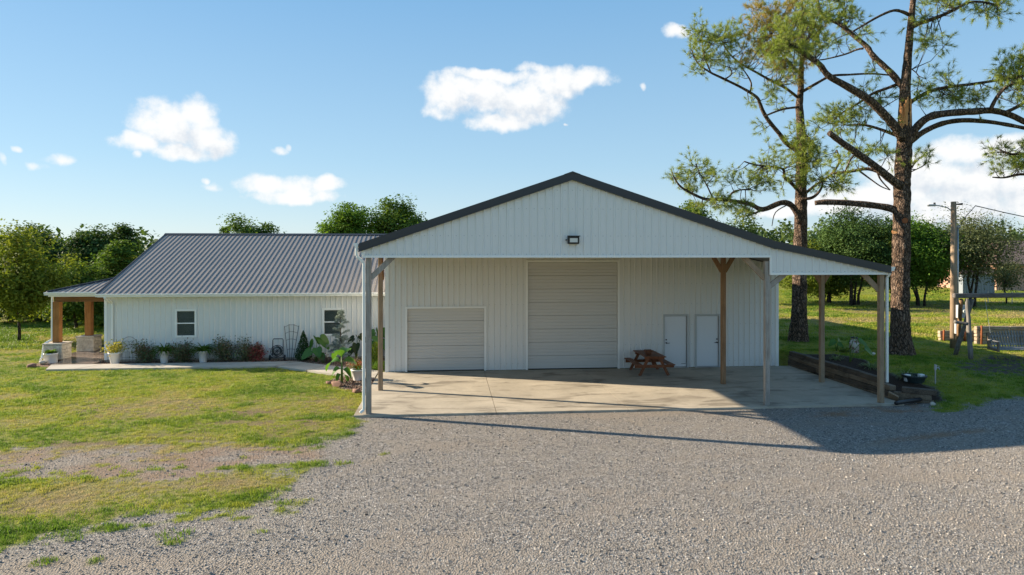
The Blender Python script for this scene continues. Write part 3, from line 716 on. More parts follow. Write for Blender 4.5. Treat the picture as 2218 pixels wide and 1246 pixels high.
# ------------------------------------------------------------------ ribbed sheet metal
def ribs(u0, u1, sp, phase=0.0, base=.030, top=.012, ht=.034):
    """profile (u, out) of ribbed sheet between u0 and u1"""
    pts = [(u0, 0.0)]; k = math.ceil((u0-phase)/sp)
    while phase+k*sp <= u1:
        c = phase+k*sp
        for du, h in ((-base, 0), (-top, ht), (top, ht), (base, 0)):
            if u0 < c+du < u1: pts.append((c+du, h))
        k += 1
    pts.append((u1, 0.0)); return pts
def interp(prof, u):
    for (a, ha), (b, hb) in zip(prof, prof[1:]):
        if a <= u <= b: return ha+(hb-ha)*(0 if b == a else (u-a)/(b-a))
    return 0.0
def sheet(name, parent, mat, o, U, V, N, u0, u1, vb, vt, sp=.2286, holes=(), brk=(), phase=0.0, width=.9144, ht=.034, base=.030):
    """ribbed panels (one object each) covering u0..u1; vb/vt are functions of u; holes are (ua,ub,va,vb)"""
    o, U, V, N = Vector(o), Vector(U), Vector(V), Vector(N); made = []
    fb = vb if callable(vb) else (lambda u: vb); ft = vt if callable(vt) else (lambda u: vt)
    a = u0; edges = [u0]
    k = math.floor((u0-phase)/width)+1
    while phase+k*width-.11 < u1-.05:
        if phase+k*width-.11 > u0+.05: edges.append(phase+k*width-.11)
        k += 1
    edges.append(u1)
    for p0, p1 in zip(edges, edges[1:]):
        prof = ribs(p0, p1, sp, phase, ht=ht, base=base); us = sorted(set([p for p, _ in prof]+[x for h in holes for x in h[:2] if p0 < x < p1]+[x for x in brk if p0 < x < p1]))
        mb = MB()
        for ua, ub in zip(us, us[1:]):
            um = (ua+ub)/2; ha, hb = interp(prof, ua), interp(prof, ub)
            cuts = sorted([(h[2], h[3]) for h in holes if h[0] < um < h[1]]); segs = []; lo = None
            start = (fb(ua), fb(ub))
            for c0, c1 in cuts:
                if c0 > start[0]+1e-6: segs.append((start, (c0, c0)))
                start = (c1, c1)
            segs.append((start, (ft(ua), ft(ub))))
            for (b0, b1), (t0, t1) in segs:
                if t0-b0 < 1e-4 and t1-b1 < 1e-4: continue
                q = [o+U*ua+V*b0+N*ha, o+U*ub+V*b1+N*hb, o+U*ub+V*t1+N*hb, o+U*ua+V*t0+N*ha]
                mb.add(q, [(0, 1, 2, 3)])
        if mb.f: made.append(mb.build(name, mat, parent))
    return made

# ------------------------------------------------------------------ the shop building
XL, XR, XM, XE = -2.5, 9.69, 3.60, 13.45      # left edge, lean-to break, ridge, right edge
YF, YW, YB = 19.95, 27.0, 45.0
ZS, ZP, ZL, ZLB = 4.54, 7.02, 4.24, 4.01      # skirt bottom, peak, lean-to eave, lean-to skirt bottom
ZE = 4.93                                     # left eave
def rooftop(x):
    if x <= XM: return ZE + (ZP-ZE)*(x-XL)/(XM-XL)
    if x <= XR+.15: return ZP - (ZP-ZE-.05)*(x-XM)/(XR+.15-XM)
    return ZE+.05 - (ZE+.05-ZL)*(x-XR-.15)/(XE-XR-.15)
shop = thing('metal_shop_building', 'large white ribbed metal shop with gabled open front canopy and lean-to', 'building', ((XL+XE)/2, YW, 0))
# gable sheets
sheet('gable_panel', shop, M_siding, (0, YF, 0), (1,0,0), (0,0,1), (0,-1,0), XL+.02, XE-.02, lambda u: ZS if u <= XR else ZLB, lambda u: rooftop(u)-.03, brk=(XM, XR, XR+.001, XR+.15), phase=XL+.06)
# framing behind the sheets
mb = MB(); poly = [(XL+.05, YF+.03, ZS+.05), (XR+.05, YF+.03, ZS+.05), (XR+.05, YF+.03, ZLB+.05), (XE-.05, YF+.03, ZLB+.05), (XE-.05, YF+.03, rooftop(XE)-.12), (XR+.15, YF+.03, rooftop(XR+.15)-.12), (XM, YF+.03, ZP-.12), (XL+.05, YF+.03, rooftop(XL)-.1)]
mb.prism(poly[::-1], (0, .10, 0)); mb.build('gable_frame', M_beam, shop)
# trims at the foot of the gable
mb = MB(); mb.box(XL-.01, XR+.03, YF-.035, YF+.02, ZS-.03, ZS+.035); mb.build('bottom_trim', M_trim, shop)
mb = MB(); mb.box(XR-.015, XR+.035, YF-.033, YF+.018, ZLB+.036, ZS-.031); mb.build('step_trim', M_trim, shop)
mb = MB(); mb.box(XR-.015, XE+.01, YF-.035, YF+.02, ZLB-.03, ZLB+.035); mb.build('bottom_trim', M_trim, shop)
mb = MB(); mb.box(XL-.03, XL+.07, YF-.04, YF+.08, ZS+.04, ZE-.1); mb.build('corner_trim', M_trim, shop)
mb = MB(); mb.box(XE-.07, XE+.02, YF-.04, YF+.08, ZLB+.04, ZL-.1); mb.build('corner_trim', M_trim, shop)
# side skirts under the eaves
sheet('skirt_panel', shop, M_siding, (XL, 0, 0), (0,1,0), (0,0,1), (-1,0,0), YF+.09, YW, ZS, ZE-.08)
sheet('skirt_panel', shop, M_siding, (XE, 0, 0), (0,1,0), (0,0,1), (1,0,0), YF+.09, YW, ZLB, ZL-.06)
# roof sheets: top skins with ribs, closed slabs
def slab_between(p, q, y0, y1, th):
    (xa, za), (xb, zb) = p, q
    return MB().prism([(xa, y0, za), (xb, y0, zb), (xb, y0, zb-th), (xa, y0, za-th)], (0, y1-y0, 0))
slab_between((XL-.12, rooftop(XL)-.041+.0), (XM, ZP), YF-.05, YB, .06).build('roof_slope', M_roof, shop)
slab_between((XM, ZP), (XR+.15, rooftop(XR+.15)), YF-.05, YB, .06).build('roof_slope', M_roof, shop)
slab_between((XR+.15, rooftop(XR+.15)), (XE+.1, rooftop(XE)-.02), YF-.05, YB, .06).build('lean_to_roof', M_roof, shop)
def rake(p, q, th=.19):
    (xa, za), (xb, zb) = p, q
    mb = MB().prism([(xa, YF-.085, za+.025), (xb, YF-.085, zb+.025), (xb, YF-.085, zb-th), (xa, YF-.085, za-th)], (0, .14, 0))
    mb.prism([(xa, YF-.115, za-th+.004), (xb, YF-.115, zb-th+.004), (xb, YF-.115, zb-th-.03), (xa, YF-.115, za-th-.03)], (0, .1, 0))
    return mb.build('rake_trim', M_char, shop)
rake((XL-.10, rooftop(XL)-.034), (XM, ZP)); rake((XM, ZP), (XR+.15, rooftop(XR+.15))); rake((XR+.15, rooftop(XR+.15)), (XE+.08, rooftop(XE)-.016), .17)
mb = MB().prism([(XM-.24, YF-.10, ZP-.05), (XM, YF-.10, ZP+.035), (XM+.24, YF-.10, ZP-.05), (XM, YF-.10, ZP-.02)][::-1], (0, YB-YF, 0)); mb.build('ridge_cap', M_char, shop)
# ceiling sheets seen from under the canopy
mb = MB().box(XL+.06, XE-.06, YF+.15, YW-.02, 5.6, 5.62)
# eave gutters
def gutter(name, parent, x0, x1, y, z, size=.13, ydir=-1):
    s = size; pr = [(0, 0), (ydir*s, 0), (ydir*s, -s*.35), (ydir*s*.75, -s*.75), (ydir*s*.75, -s), (0, -s)]
    mb = MB(); mb.prism([(x0, y+a, z+b) for a, b in pr], (x1-x0, 0, 0)); return mb.build(name, M_gutter, parent)
def gutter_y(parent, x, y0, y1, z, s, xd):
    pr = [(0, 0), (xd*s, 0), (xd*s, -s*.35), (xd*s*.75, -s*.75), (xd*s*.75, -s), (0, -s)]
    mb = MB(); mb.prism([(x+a, y0, z+b) for a, b in pr], (0, y1-y0, 0)); return mb.build('gutter', M_gutter, parent)
gutter_y(shop, XL-.125, YF-.04, YB, ZE-.0, .13, -1); gutter_y(shop, XE+.105, YF-.04, YB, rooftop(XE)-.02, .13, 1)
# downspouts
def spout(parent, pts, wd=.085, dp=.07):
    mb = MB()
    for a, b in zip(pts, pts[1:]):
        mb.beam(a, b, wd, dp, up=(0, 1, 0))
    return mb.build('downspout', M_gutter, parent, bevel=.012)
px = XL+.03
spout(shop, [(XL-.17, YF+.0, ZE-.12), (XL-.17, YF+.0, ZS+.02), (px, YF+.03, ZS-.17), (px, YF+.03, .14), (px-.10, YF-.02, .05)])
spout(shop, [(XE+.16, YF+.1, rooftop(XE)-.14), (XE+.16, YF+.1, ZLB+.03), (XE+.10, YF+.16, ZLB-.12), (XE+.10, YF+.16, .62)])
# walls of the closed part
DOORS = []
def span(u0, u1, v):
    return PY(u0, v, YW).x, PY(u1, v, YW).x
gs0, gs1 = span(882, 1049, 802); gb0, gb1 = span(1143, 1338, 800)
d10, d11 = span(1438, 1489, 790); d20, d21 = span(1507, 1558, 790)
HS = CAMZ-(668-HYP)/FPX*26.9; HB = CAMZ-(568-HYP)/FPX*27.1; HD = CAMZ-(684-HYP)/FPX*27.5
holes = [(gs0, gs1, -.02, HS), (gb0, gb1, -.02, HB), (d10, d11, -.02, HD), (d20, d21, -.02, HD)]
shop_holes = holes
sheet('wall_panel', shop, M_siding, (0, YW, 0), (1,0,0), (0,0,1), (0,-1,0), XL+.06, XE-.06, .01, lambda u: min(5.6, rooftop(u)-.1), holes=holes, phase=XL+.12, brk=(XL+2.2, XM+4.2, XR+.15))
mb = MB()
for x0, x1, z0, z1 in ((XL+.04, gs0, 0, 6), (gs0, gs1, HS, 6), (gs1, gb0, 0, 6), (gb0, gb1, HB, 6), (gb1, d10, 0, 6), (d10, d11, HD, 6), (d11, d20, 0, 6), (d20, d21, HD, 6), (d21, XE-.04, 0, 6)):
    top = min(z1, rooftop(x0)-.1, rooftop(x1)-.1)
    mb.box(x0+.002, x1-.002, YW+.02, YW+.14, z0+.02, top)
mb.build('wall_core', M_siding, shop)
mb = MB().box(XL-.02, XL+.11, YW-.03, YW+.1, 0, ZE-.1); mb.build('corner_trim', M_trim, shop)
mb = MB().box(XE-.11, XE+.02, YW-.03, YW+.1, 0, ZL-.1); mb.build('corner_trim', M_trim, shop)
sheet('wall_panel', shop, M_siding, (XL, 0, 0), (0,-1,0), (0,0,1), (-1,0,0), -YB, -YW-.1, 0, ZE-.08)
sheet('wall_panel', shop, M_siding, (XE, 0, 0), (0,1,0), (0,0,1), (1,0,0), YW+.1, YB, 0, ZL-.06)
mb = MB().prism([(XL+.02, YB-.03, 0), (XE-.02, YB-.03, 0), (XE-.02, YB-.03, ZL-.1), (XR+.15, YB-.03, rooftop(XR+.15)-.1), (XM, YB-.03, ZP-.1), (XL+.02, YB-.03, ZE-.1)], (0, .03, 0)); mb.build('rear_wall', M_siding, shop)
def casing(parent, x0, x1, z1, w=.075, y=YW):
    mb = MB(); mb.box(x0-w, x0+.004, y-.045, y+.03, .0, z1+w); mb.box(x1-.004, x1+w, y-.045, y+.03, 0, z1+w); mb.box(x0+.005, x1-.005, y-.044, y+.03, z1-.004, z1+w-.001)
    return mb.build('door_casing', M_trim, parent)
def garage(x0, x1, z1, nsec):
    mb = MB().box(x0, x1, YW+.11, YW+.13, 0, z1); d = mb.build('garage_door', M_gdoor, shop); casing(d, x0, x1, z1)
    h = (z1-.02)/nsec
    for i in range(nsec):
        a = .012+i*h; mb = MB(); st = []
        # pressed horizontal ribs across one section
        prof = [(0, .02), (.01, .0)]
        for f in (.25, .5, .75):
            prof += [(h*f-.022, 0), (h*f-.012, .009), (h*f+.012, .009), (h*f+.022, 0)]
        prof += [(h-.014, 0), (h-.006, .02)]
        vs = []
        for pz, py in prof: vs += [(x0+.004, YW+.075+py, a+pz), (x1-.004, YW+.075+py, a+pz)]
        mb.add(vs, [(2*k, 2*k+1, 2*k+3, 2*k+2) for k in range(len(prof)-1)])
        mb.box(x0+.006, x1-.006, YW+.097, YW+.108, a+.001, a+h-.007)
        mb.build('door_section', M_gdoor, d)
    mb = MB().box(x0+.01, x1-.01, YW+.066, YW+.074, .004, .03); mb.build('bottom_seal', M_black, d)
garage(gs0, gs1, HS, 5); garage(gb0, gb1, HB, 8)
def walkdoor(x0, x1, right):
    mb = MB().box(x0+.044, x1-.044, YW+.02, YW+.065, .035, HD-.044); d = mb.build('walk_door', M_wdoor, shop, bevel=.006)
    mb = MB(); mb.box(x0-.04, x0+.03, YW-.04, YW+.03, 0, HD+.04); mb.box(x1-.03, x1+.04, YW-.04, YW+.03, 0, HD+.04); mb.box(x0+.0301, x1-.0301, YW-.039, YW+.03, HD-.03, HD+.039); mb.build('door_frame', M_frame, d)
    mb = MB().box(x0+.031, x1-.031, YW-.05, YW+.03, .0, .03); mb.build('threshold', M_steel, d)
    hx = x1-.10 if right else x0+.10; s = -1 if right else 1
    mb = MB(); mb.tube([(hx, YW+.02, 1.0), (hx, YW-.05, 1.0)], .028, 10); mb.tube([(hx, YW-.05, 1.0), (hx+s*.05, YW-.06, .995), (hx+s*.12, YW-.055, 1.0)], .012, 6)
    mb.build('door_handle', M_black, d); MB().tube([(hx, YW+.02, 1.13), (hx, YW-.01, 1.13)], .028, 10).build('deadbolt', M_black, d)
    if not right:
        mb = MB().box(x1-.25, x1-.07, YW+.014, YW+.02, .14, .155); mb.build('scuff_plate', M_black, d)
walkdoor(d10, d11, False); walkdoor(d20, d21, True)
# posts with knee braces
PW = .15
def post(x, y, top, mat, name='post'):
    mb = MB().box(x-PW/2, x+PW/2, y-PW/2, y+PW/2, 0.001, top); return mb.build(name, mat, shop, bevel=.008)
def brace(a, b, mat, w=.05, h=.16):
    mb = MB().beam(a, b, w, h); return mb.build('knee_brace', mat, shop, bevel=.004)
FL = G(795, 900); yl2 = 23.45
xp1 = XL+.16; xp3 = 9.64; xp4 = XE-.13
post(xp1, YF+.10, ZS+.3, M_postgrey); post(xp1, yl2, 4.8, M_posttan)
post(xp3, YF+.12, 4.4, M_postgrey); post(xp3+.02, yl2, 4.75, M_postbrn)
post(xp4, YF+.12, 4.1, M_posttan); post(xp4, yl2, 4.25, M_posttan)
brace((xp1+.06, YF+.10, ZS-.62), (xp1+.72, YF+.10, ZS+.02), M_postgrey); 
for sgn in (-1, 1):
    if sgn > 0: brace((xp1, yl2+sgn*.05, ZS-.5), (xp1, yl2+sgn*.6, ZS+.05), M_posttan)
brace((xp1+.1, yl2-.05, ZS-.75), (xp1+.1, yl2-.6, ZS+.0), M_beam, .05, .2)
brace((xp3-.05, YF+.13, ZS-.68), (xp3-.75, YF+.13, ZS+.02), M_posttan); brace((xp3+.05, YF+.14, ZLB-.42), (xp3+.62, YF+.14, ZLB+.02), M_postgrey)
brace((xp3-.03, yl2, ZS-.55), (xp3-.42, yl2, ZS+.10), M_postbrn); brace((xp3+.07, yl2, ZS-.55), (xp3+.46, yl2, ZS+.10), M_postbrn)
brace((xp4-.05, YF+.13, ZLB-.52), (xp4-.60, YF+.13, ZLB+.02), M_posttan)
for s in (-1, 1): brace((xp4+s*.04, yl2, ZLB-.42), (xp4+s*.40, yl2, ZLB+.12), M_postbrn, .10, .15)
# beams and purlins under the canopy
for x, z in ((xp1, ZS+.16), (xp3, ZS+.16), (xp4, ZLB+.13)):
    MB().box(x-.05, x+.05, YF+.2, YW-.02, z-.14, z+.14).build('header_beam', M_beam, shop)
for y in (21.6, 23.45, 25.3):
    MB().box(XL+.2, XR-.1, y-.04, y+.04, ZS+.33, ZS+.5).build('truss_chord', M_beam, shop)
# flood light on the gable
fl = PY(1241, 520, YF-.03); r_ = MB().box(fl.x-.17, fl.x+.17, YF-.16, YF-.03, fl.z-.12, fl.z+.12); f_ = r_.build('floodlight', M_black, shop, bevel=.02)
MB().box(fl.x-.115, fl.x+.115, YF-.168, YF-.161, fl.z-.07, fl.z+.05).build('lens', M_lens, f_)
MB().box(fl.x-.185, fl.x+.185, YF-.20, YF-.13, fl.z+.10, fl.z+.125).build('visor', M_black, f_)
MB().box(fl.x-.22, fl.x-.19, YF-.10, YF-.03, fl.z-.02, fl.z+.02).build('bracket', M_black, f_)
# screw heads along the skirt
mb = MB()
for x in np.arange(XL+.17, XE-.1, .2286):
    zb = (ZS if x < XR else ZLB)+.07
    mb.box(x-.011, x+.011, YF-.012, YF-.001, zb-.011, zb+.011)
    for zr in (5.15, 5.95, 6.5):
        if zr < rooftop(x)-.25: mb.box(x-.010, x+.010, YF-.010, YF-.001, zr-.010, zr+.010)
    for zr in (.25, .95, 1.75, 2.6, 3.4, 4.1):
        xx = x+.0
        if all(not (h[0]-.1 < xx < h[1]+.1 and zr < h[3]+.1) for h in shop_holes): mb.box(xx-.010, xx+.010, YW-.010, YW-.001, zr-.010, zr+.010)
o_ = mb.build('screw_heads', M_steel, shop); tag(o_, kind='stuff')

# ------------------------------------------------------------------ the house
HX0, HX1, HY, HE = -14.85, XL-.03, 31.0, 2.78
YE, ZEV, PIT, YR = 30.6, 2.90, .385, 37.7
ZR = ZEV+PIT*(YR-YE)
house = thing('white_metal_house', 'long low white ribbed metal house with grey metal roof and corner porch', 'house', ((HX0+HX1)/2, HY, 0))
w1 = [PY(u, 700, HY).x for u in (381, 425)]; w2 = [PY(u, 700, HY).x for u in (700, 742)]
wz0, wz1 = 4.65-(729-HYP)/FPX*29.9, 4.65-(671-HYP)/FPX*29.9
holes = [(w1[0], w1[1], wz0, wz1), (w2[0], w2[1], wz0, wz1)]
sheet('wall_panel', house, M_siding, (0, HY, 0), (1,0,0), (0,0,1), (0,-1,0), HX0+.05, HX1, .03, HE, holes=holes)
sheet('wall_panel', house, M_siding, (HX0, 0, 0), (0,-1,0), (0,0,1), (-1,0,0), -44.4, -HY-.05, .03, lambda u: min(ZEV+PIT*min(-u-YE, 44.8+u), 5.5)-.08)
mb = MB()
for x0, x1, z0, z1 in ((HX0+.02, w1[0], 0, HE), (w1[0], w1[1], 0, wz0), (w1[0], w1[1], wz1, HE), (w1[1], w2[0], 0, HE), (w2[0], w2[1], 0, wz0), (w2[0], w2[1], wz1, HE), (w2[1], HX1, 0, HE)):
    mb.box(x0, x1, HY+.02, HY+.14, z0, z1)
mb.build('wall_core', M_siding, house)
MB().box(HX0+.03, HX0+.05, HY+.15, 44.3, 0, 2.8).build('side_wall_core', M_siding, house)
MB().box(HX0-.02, HX0+.09, HY-.035, HY+.08, .02, HE).build('corner_trim', M_trim, house)
MB().box(HX0-.01, HX1, HY-.03, HY+.018, -.1, .028).build('base_trim', M_conc, house)
MB().box(HX0, HX1, YE+.02, HY+.02, HE-.0, HE+.03).build('soffit', M_trim, house)
MB().box(HX0-.12, HX1, YE-.005, YE+.02, ZEV-.15, ZEV-.01).build('fascia', M_trim, house)
MB().prism([(HX0, 44.38, 0), (HX1, 44.38, 0), (HX1, 44.38, HE), (HX0, 44.38, HE)], (0, .05, 0)).build('rear_wall', M_siding, house)
sl = Vector((0, 1, PIT)); Ls = sl.length*(YR-YE); sl.normalize(); nrm = Vector((0, -PIT, 1)).normalized()
sheet('roof_panel', house, M_roof, (0, YE-.03, ZEV-.01), (1,0,0), sl, nrm, HX0-.14, HX1-.0, 0, Ls+.03, phase=.05, ht=.024, base=.020)
sl2 = Vector((0, -1, PIT)).normalized()
sheet('roof_panel', house, M_roof, (0, 2*YR-YE+.03, ZEV-.01), (1,0,0), sl2, Vector((0, PIT, 1)).normalized(), HX0-.14, HX1, 0, Ls+.03, phase=.05, ht=.024, base=.020)
mb = MB().prism([(HX0-.12, YE, ZEV-.03), (HX0-.12, YR, ZR-.03), (HX0-.12, 2*YR-YE, ZEV-.03), (HX0-.12, 2*YR-YE, ZEV-.10), (HX0-.12, YR, ZR-.12), (HX0-.12, YE, ZEV-.10)], (HX1-HX0+.1, 0, 0)); mb.build('roof_deck', M_beam, house)
mb = MB().prism([(HX0-.17, YE-.03, ZEV+.03), (HX0-.17, YR, ZR+.04), (HX0-.17, YR, ZR-.13), (HX0-.17, YE-.03, ZEV-.14)], (.05, 0, 0)); mb.prism([(HX0-.165, YR, ZR+.04), (HX0-.165, 2*YR-YE, ZEV+.03), (HX0-.165, 2*YR-YE, ZEV-.14), (HX0-.165, YR, ZR-.13)], (.04, 0, 0)); mb.build('rake_trim', M_char, house)
mb = MB().prism([(HX0-.18, YR-.17, ZR-.02), (HX0-.18, YR, ZR+.065), (HX0-.18, YR+.17, ZR-.02), (HX0-.18, YR, ZR+.03)], (HX1-HX0+.18, 0, 0)); mb.build('ridge_cap', M_char, house)
gutter('gutter', house, HX0-.16, HX1, YE-.005, ZEV+.0, .13)
spout(house, [(HX0+.22, YE-.06, ZEV-.12), (HX0+.22, YE-.06, ZEV-.2), (HX0+.32, HY-.06, HE-.3), (HX0+.32, HY-.06, .15), (HX0+.32, HY-.2, .06)], .1, .08)
def window(x0, x1, z0, z1, y):
    f = MB(); t = .055
    f.box(x0-.03, x0+t, y-.05, y+.06, z0-.03, z1+.03); f.box(x1-t, x1+.03, y-.05, y+.06, z0-.03, z1+.03)
    f.box(x0+t, x1-t, y-.049, y+.06, z0-.03, z0+t); f.box(x0+t, x1-t, y-.049, y+.06, z1-t, z1+.03)
    zm = (z0+z1)/2-.0; wn = f.build('window', M_trim, house)
    MB().box(x0+t, x1-t, y-.03, y+.05, zm-.025, zm+.025).build('meeting_rail', M_trim, wn)
    MB().box(x0+t, x1-t, y+.005, y+.011, zm+.025, z1-t).build('pane', M_glass, wn); MB().box(x0+t, x1-t, y+.022, y+.028, z0+t, zm-.025).build('pane', M_glass, wn)
    b = MB(); zz_ = z0+t+.02
    while zz_ < z1-t-.02:
        b.add([(x0+t+.01, y+.05, zz_), (x1-t-.01, y+.05, zz_), (x1-t-.01, y+.082, zz_+.036), (x0+t+.01, y+.082, zz_+.036)], [(0, 1, 2, 3)]); zz_ += .052
    b.box(x0+t+.01, x1-t-.01, y+.046, y+.085, z1-t-.03, z1-t)
    b.build('blind', M_blinds, wn)
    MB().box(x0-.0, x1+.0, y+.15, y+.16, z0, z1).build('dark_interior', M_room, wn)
window(w1[0], w1[1], wz0, wz1, HY); window(w2[0], w2[1], wz0, wz1, HY)
# porch
PX0, PYF, PZ, PP = -17.3, 31.2, 2.95, .27
run = HX0-.15-PX0
hipz = PZ+PP*run
slp = Vector((0, 1, PP)).normalized(); kl = math.sqrt(1+PP*PP)
sheet('porch_roof_panel', house, M_roof, (0, PYF-.03, PZ-.01), (1,0,0), slp, Vector((0, -PP, 1)).normalized(), PX0+.02, HX0-.18, 0, lambda u: (u-PX0)*kl+.02, phase=.05, ht=.024, base=.020)
slx = Vector((1, 0, PP)).normalized()
sheet('porch_roof_panel', house, M_roof, (PX0, 0, PZ-.01), (0,-1,0), slx, Vector((-PP, 0, 1)).normalized(), -44.2, -PYF-.02, 0, lambda u: min(run, -u-PYF, 44.2+u+.01)*kl, phase=.05, ht=.024, base=.020)
MB().tube([(PX0-.02, PYF-.04, PZ+.015), (HX0-.15, PYF+run, hipz+.03)], .05, 6).build('hip_cap', M_char, house)
mb = MB().add([(PX0+.05, PYF+.05, PZ-.05), (HX0-.1, PYF+.05, PZ-.05), (HX0-.1, 40, PZ-.05), (PX0+.05, 40, PZ-.05)], [(3, 2, 1, 0)]); mb.build('porch_ceiling', M_cedarx, house)
MB().box(PX0+.01, HX0-.16, PYF-.0, PYF+.02, PZ-.2, PZ-.02).build('porch_fascia', M_trim, house)
MB().box(PX0-.0, PX0+.02, PYF+.021, 44, PZ-.2, PZ-.02).build('porch_fascia', M_trim, house)
gutter('gutter', house, PX0-.1, HX0-.17, PYF-.002, PZ, .13); gutter_y(house, PX0+.0, PYF, 44, PZ, .13, -1)
cols_ = [(-17.2, 31.75), (-17.15, 34.3)]
MB().box(cols_[0][0]-.06, HX0-.02, 31.68, 31.84, 2.50, 2.74).build('porch_beam', M_cedarx, house)
MB().box(-17.24, -17.06, 31.85, 44, 2.50, 2.74).build('porch_beam', M_cedarx, house)
for i, (x, y) in enumerate(cols_+[(-17.15, 39.2)]):
    MB().box(x-.14, x+.14, y-.14, y+.14, .71, 2.5).build('porch_post', M_cedar, house, bevel=.012)
    ped = MB().box(x-.36, x+.36, y-.36, y+.36, 0, .64).build('stone_pedestal', M_stone, house)
    MB().box(x-.42, x+.42, y-.42, y+.42, .64, .71).build('cap_stone', M_stone, ped, bevel=.015)
    rg = random.Random(5+i); z = .012
    while z < .60:
        h = min(rg.uniform(.11, .17), .632-z)
        if .632-z-h < .06: h = .632-z
        for side in range(4):
            a = -.385
            while a < .37:
                b = a+rg.uniform(.16, .34)
                if b > .30: b = .385
                o_ = rg.uniform(.385, .405); m_b = MB()
                lo, hi = a+.005, b-.005
                if side == 0: m_b.box(x+lo, x+hi, y-o_, y-.361, z, z+h-.01)
                elif side == 1: m_b.box(x+.361, x+o_, y+lo*.93, y+hi*.93, z, z+h-.01)
                elif side == 2: m_b.box(x+lo, x+hi, y+.361, y+o_, z, z+h-.01)
                else: m_b.box(x-o_, x-.361, y+lo*.93, y+hi*.93, z, z+h-.01)
                m_b.build('stone', M_stone, ped, bevel=.01); a = b
        z += h
spout(house, [(-17.36, 31.66, PZ-.12), (-17.37, 31.66, .85), (-17.52, 31.62, .76), (-17.62, 31.5, .66), (-17.64, 31.4, .1), (-17.5, 31.0, .05)], .09, .07)

# ------------------------------------------------------------------ picnic table
pt = thing('picnic_table', 'red brown stained wooden picnic table with attached benches under the canopy', 'picnic table', (7.7, 25.95, 0))
px_, y0_, y1_ = 7.7, 25.02, 26.78
for i in range(6):
    a = px_-.40+i*.135; MB().box(a, a+.125, y0_, y1_, .72, .755).build('top_plank', M_picnic, pt, bevel=.005)
for s in (-1, 1):
    for k in range(2):
        a = px_+s*.62+(k-1)*.135; MB().box(a, a+.125, y0_-.02, y1_+.02, .42, .455).build('bench_plank', M_picnic, pt, bevel=.005)
for y in (y0_+.22, y1_-.22):
    for s in (-1, 1):
        MB().beam((px_+s*.56, y+.022, .0), (px_+s*.20, y+.022, .70), .11, .04, up=(0,1,0)).add([], []).build('leg', M_picnic, pt, bevel=.004)
    MB().box(px_-.76, px_+.76, y-.042, y-.002, .31, .42).build('bench_support', M_picnic, pt, bevel=.004)
    MB().box(px_-.38, px_+.38, y-.042, y-.002, .63, .72).build('top_cleat', M_picnic, pt, bevel=.004)
MB().beam((px_, y0_+.26, .36), (px_, (y0_+y1_)/2, .68), .04, .08).build('diagonal_brace', M_picnic, pt)
MB().beam((px_, y1_-.26, .36), (px_, (y0_+y1_)/2, .68), .04, .08).build('diagonal_brace', M_picnic, pt)
wb = thing('wooden_planter', 'small brown wooden planter box standing on the picnic table', 'planter', (7.62, 25.75, .755))
MB().prism([(7.52, 25.65, .757), (7.72, 25.65, .757), (7.72, 25.85, .757), (7.52, 25.85, .757)], (0, 0, .11)).build('base', M_picnic, wb, bevel=.01)
for k, (a, b, c, d) in enumerate(((7.485, 7.755, 25.61, 25.65), (7.485, 7.755, 25.85, 25.89), (7.485, 7.52, 25.651, 25.849), (7.72, 7.755, 25.651, 25.849))):
    MB().box(a, b, c, d, .84, .91).build('side_board', M_picnic, wb)

# ------------------------------------------------------------------ retaining wall of old timbers
rw = thing('timber_retaining_wall', 'low retaining wall of stacked dark weathered railway timbers beside the concrete', 'retaining wall', (14.1, 23.8, 0))
rg = random.Random(3); H = .175
for c in range(4):
    y = 27.3; z = -.14+c*H
    end = 20.75 if c < 3 else 21.2
    while y > end+.2:
        L = rg.uniform(1.2, 2.6); y2 = max(y-L, end)
        if y2-end < .5: y2 = end
        ox = rg.uniform(-.025, .025)+c*.012
        MB().beam((14.13+ox, y-.006, z+H/2), (14.13+ox+rg.uniform(-.02, .02), y2+.006, z+H/2+rg.uniform(-.006, .006)), .21, H-.008, jit=.012).build('timber', M_tie if rg.random() < .5 or c == 3 else M_tie2, rw, bevel=.014)
        y = y2
for c in range(3):
    a, b = [(14.22, 20.68), (14.2, 20.72), (14.35, 20.55)][c], [(15.05, 20.02), (14.98, 20.05), (15.10, 19.98)][c]
    z = -.14+c*H
    MB().beam((a[0], a[1], z+H/2), (b[0], b[1], z+H/2), .21, H-.008, jit=.012).build('timber', [M_tie2, M_tie2, M_tie][c], rw, bevel=.014)
MB().beam((13.95, 20.62, .14), (14.12, 20.40, .02), .05, .30, up=(0, -1, .4)).build('loose_board', M_posttan, rw)
# black corrugated drain pipe end at the wall foot
dp = MB(); prof = []
for k in range(30): prof.append(.055+.008*(k % 2))
pa, pb = G(1940, 877), G(2000, 868)
tag(dp.tube([Vector((pa.x, pa.y, .05)).lerp(Vector((pb.x, pb.y, .06)), k/29) for k in range(30)], prof, 12).build('drain_pipe', M_black, None, True), 'black corrugated drain pipe lying at the front of the timber wall', 'pipe')

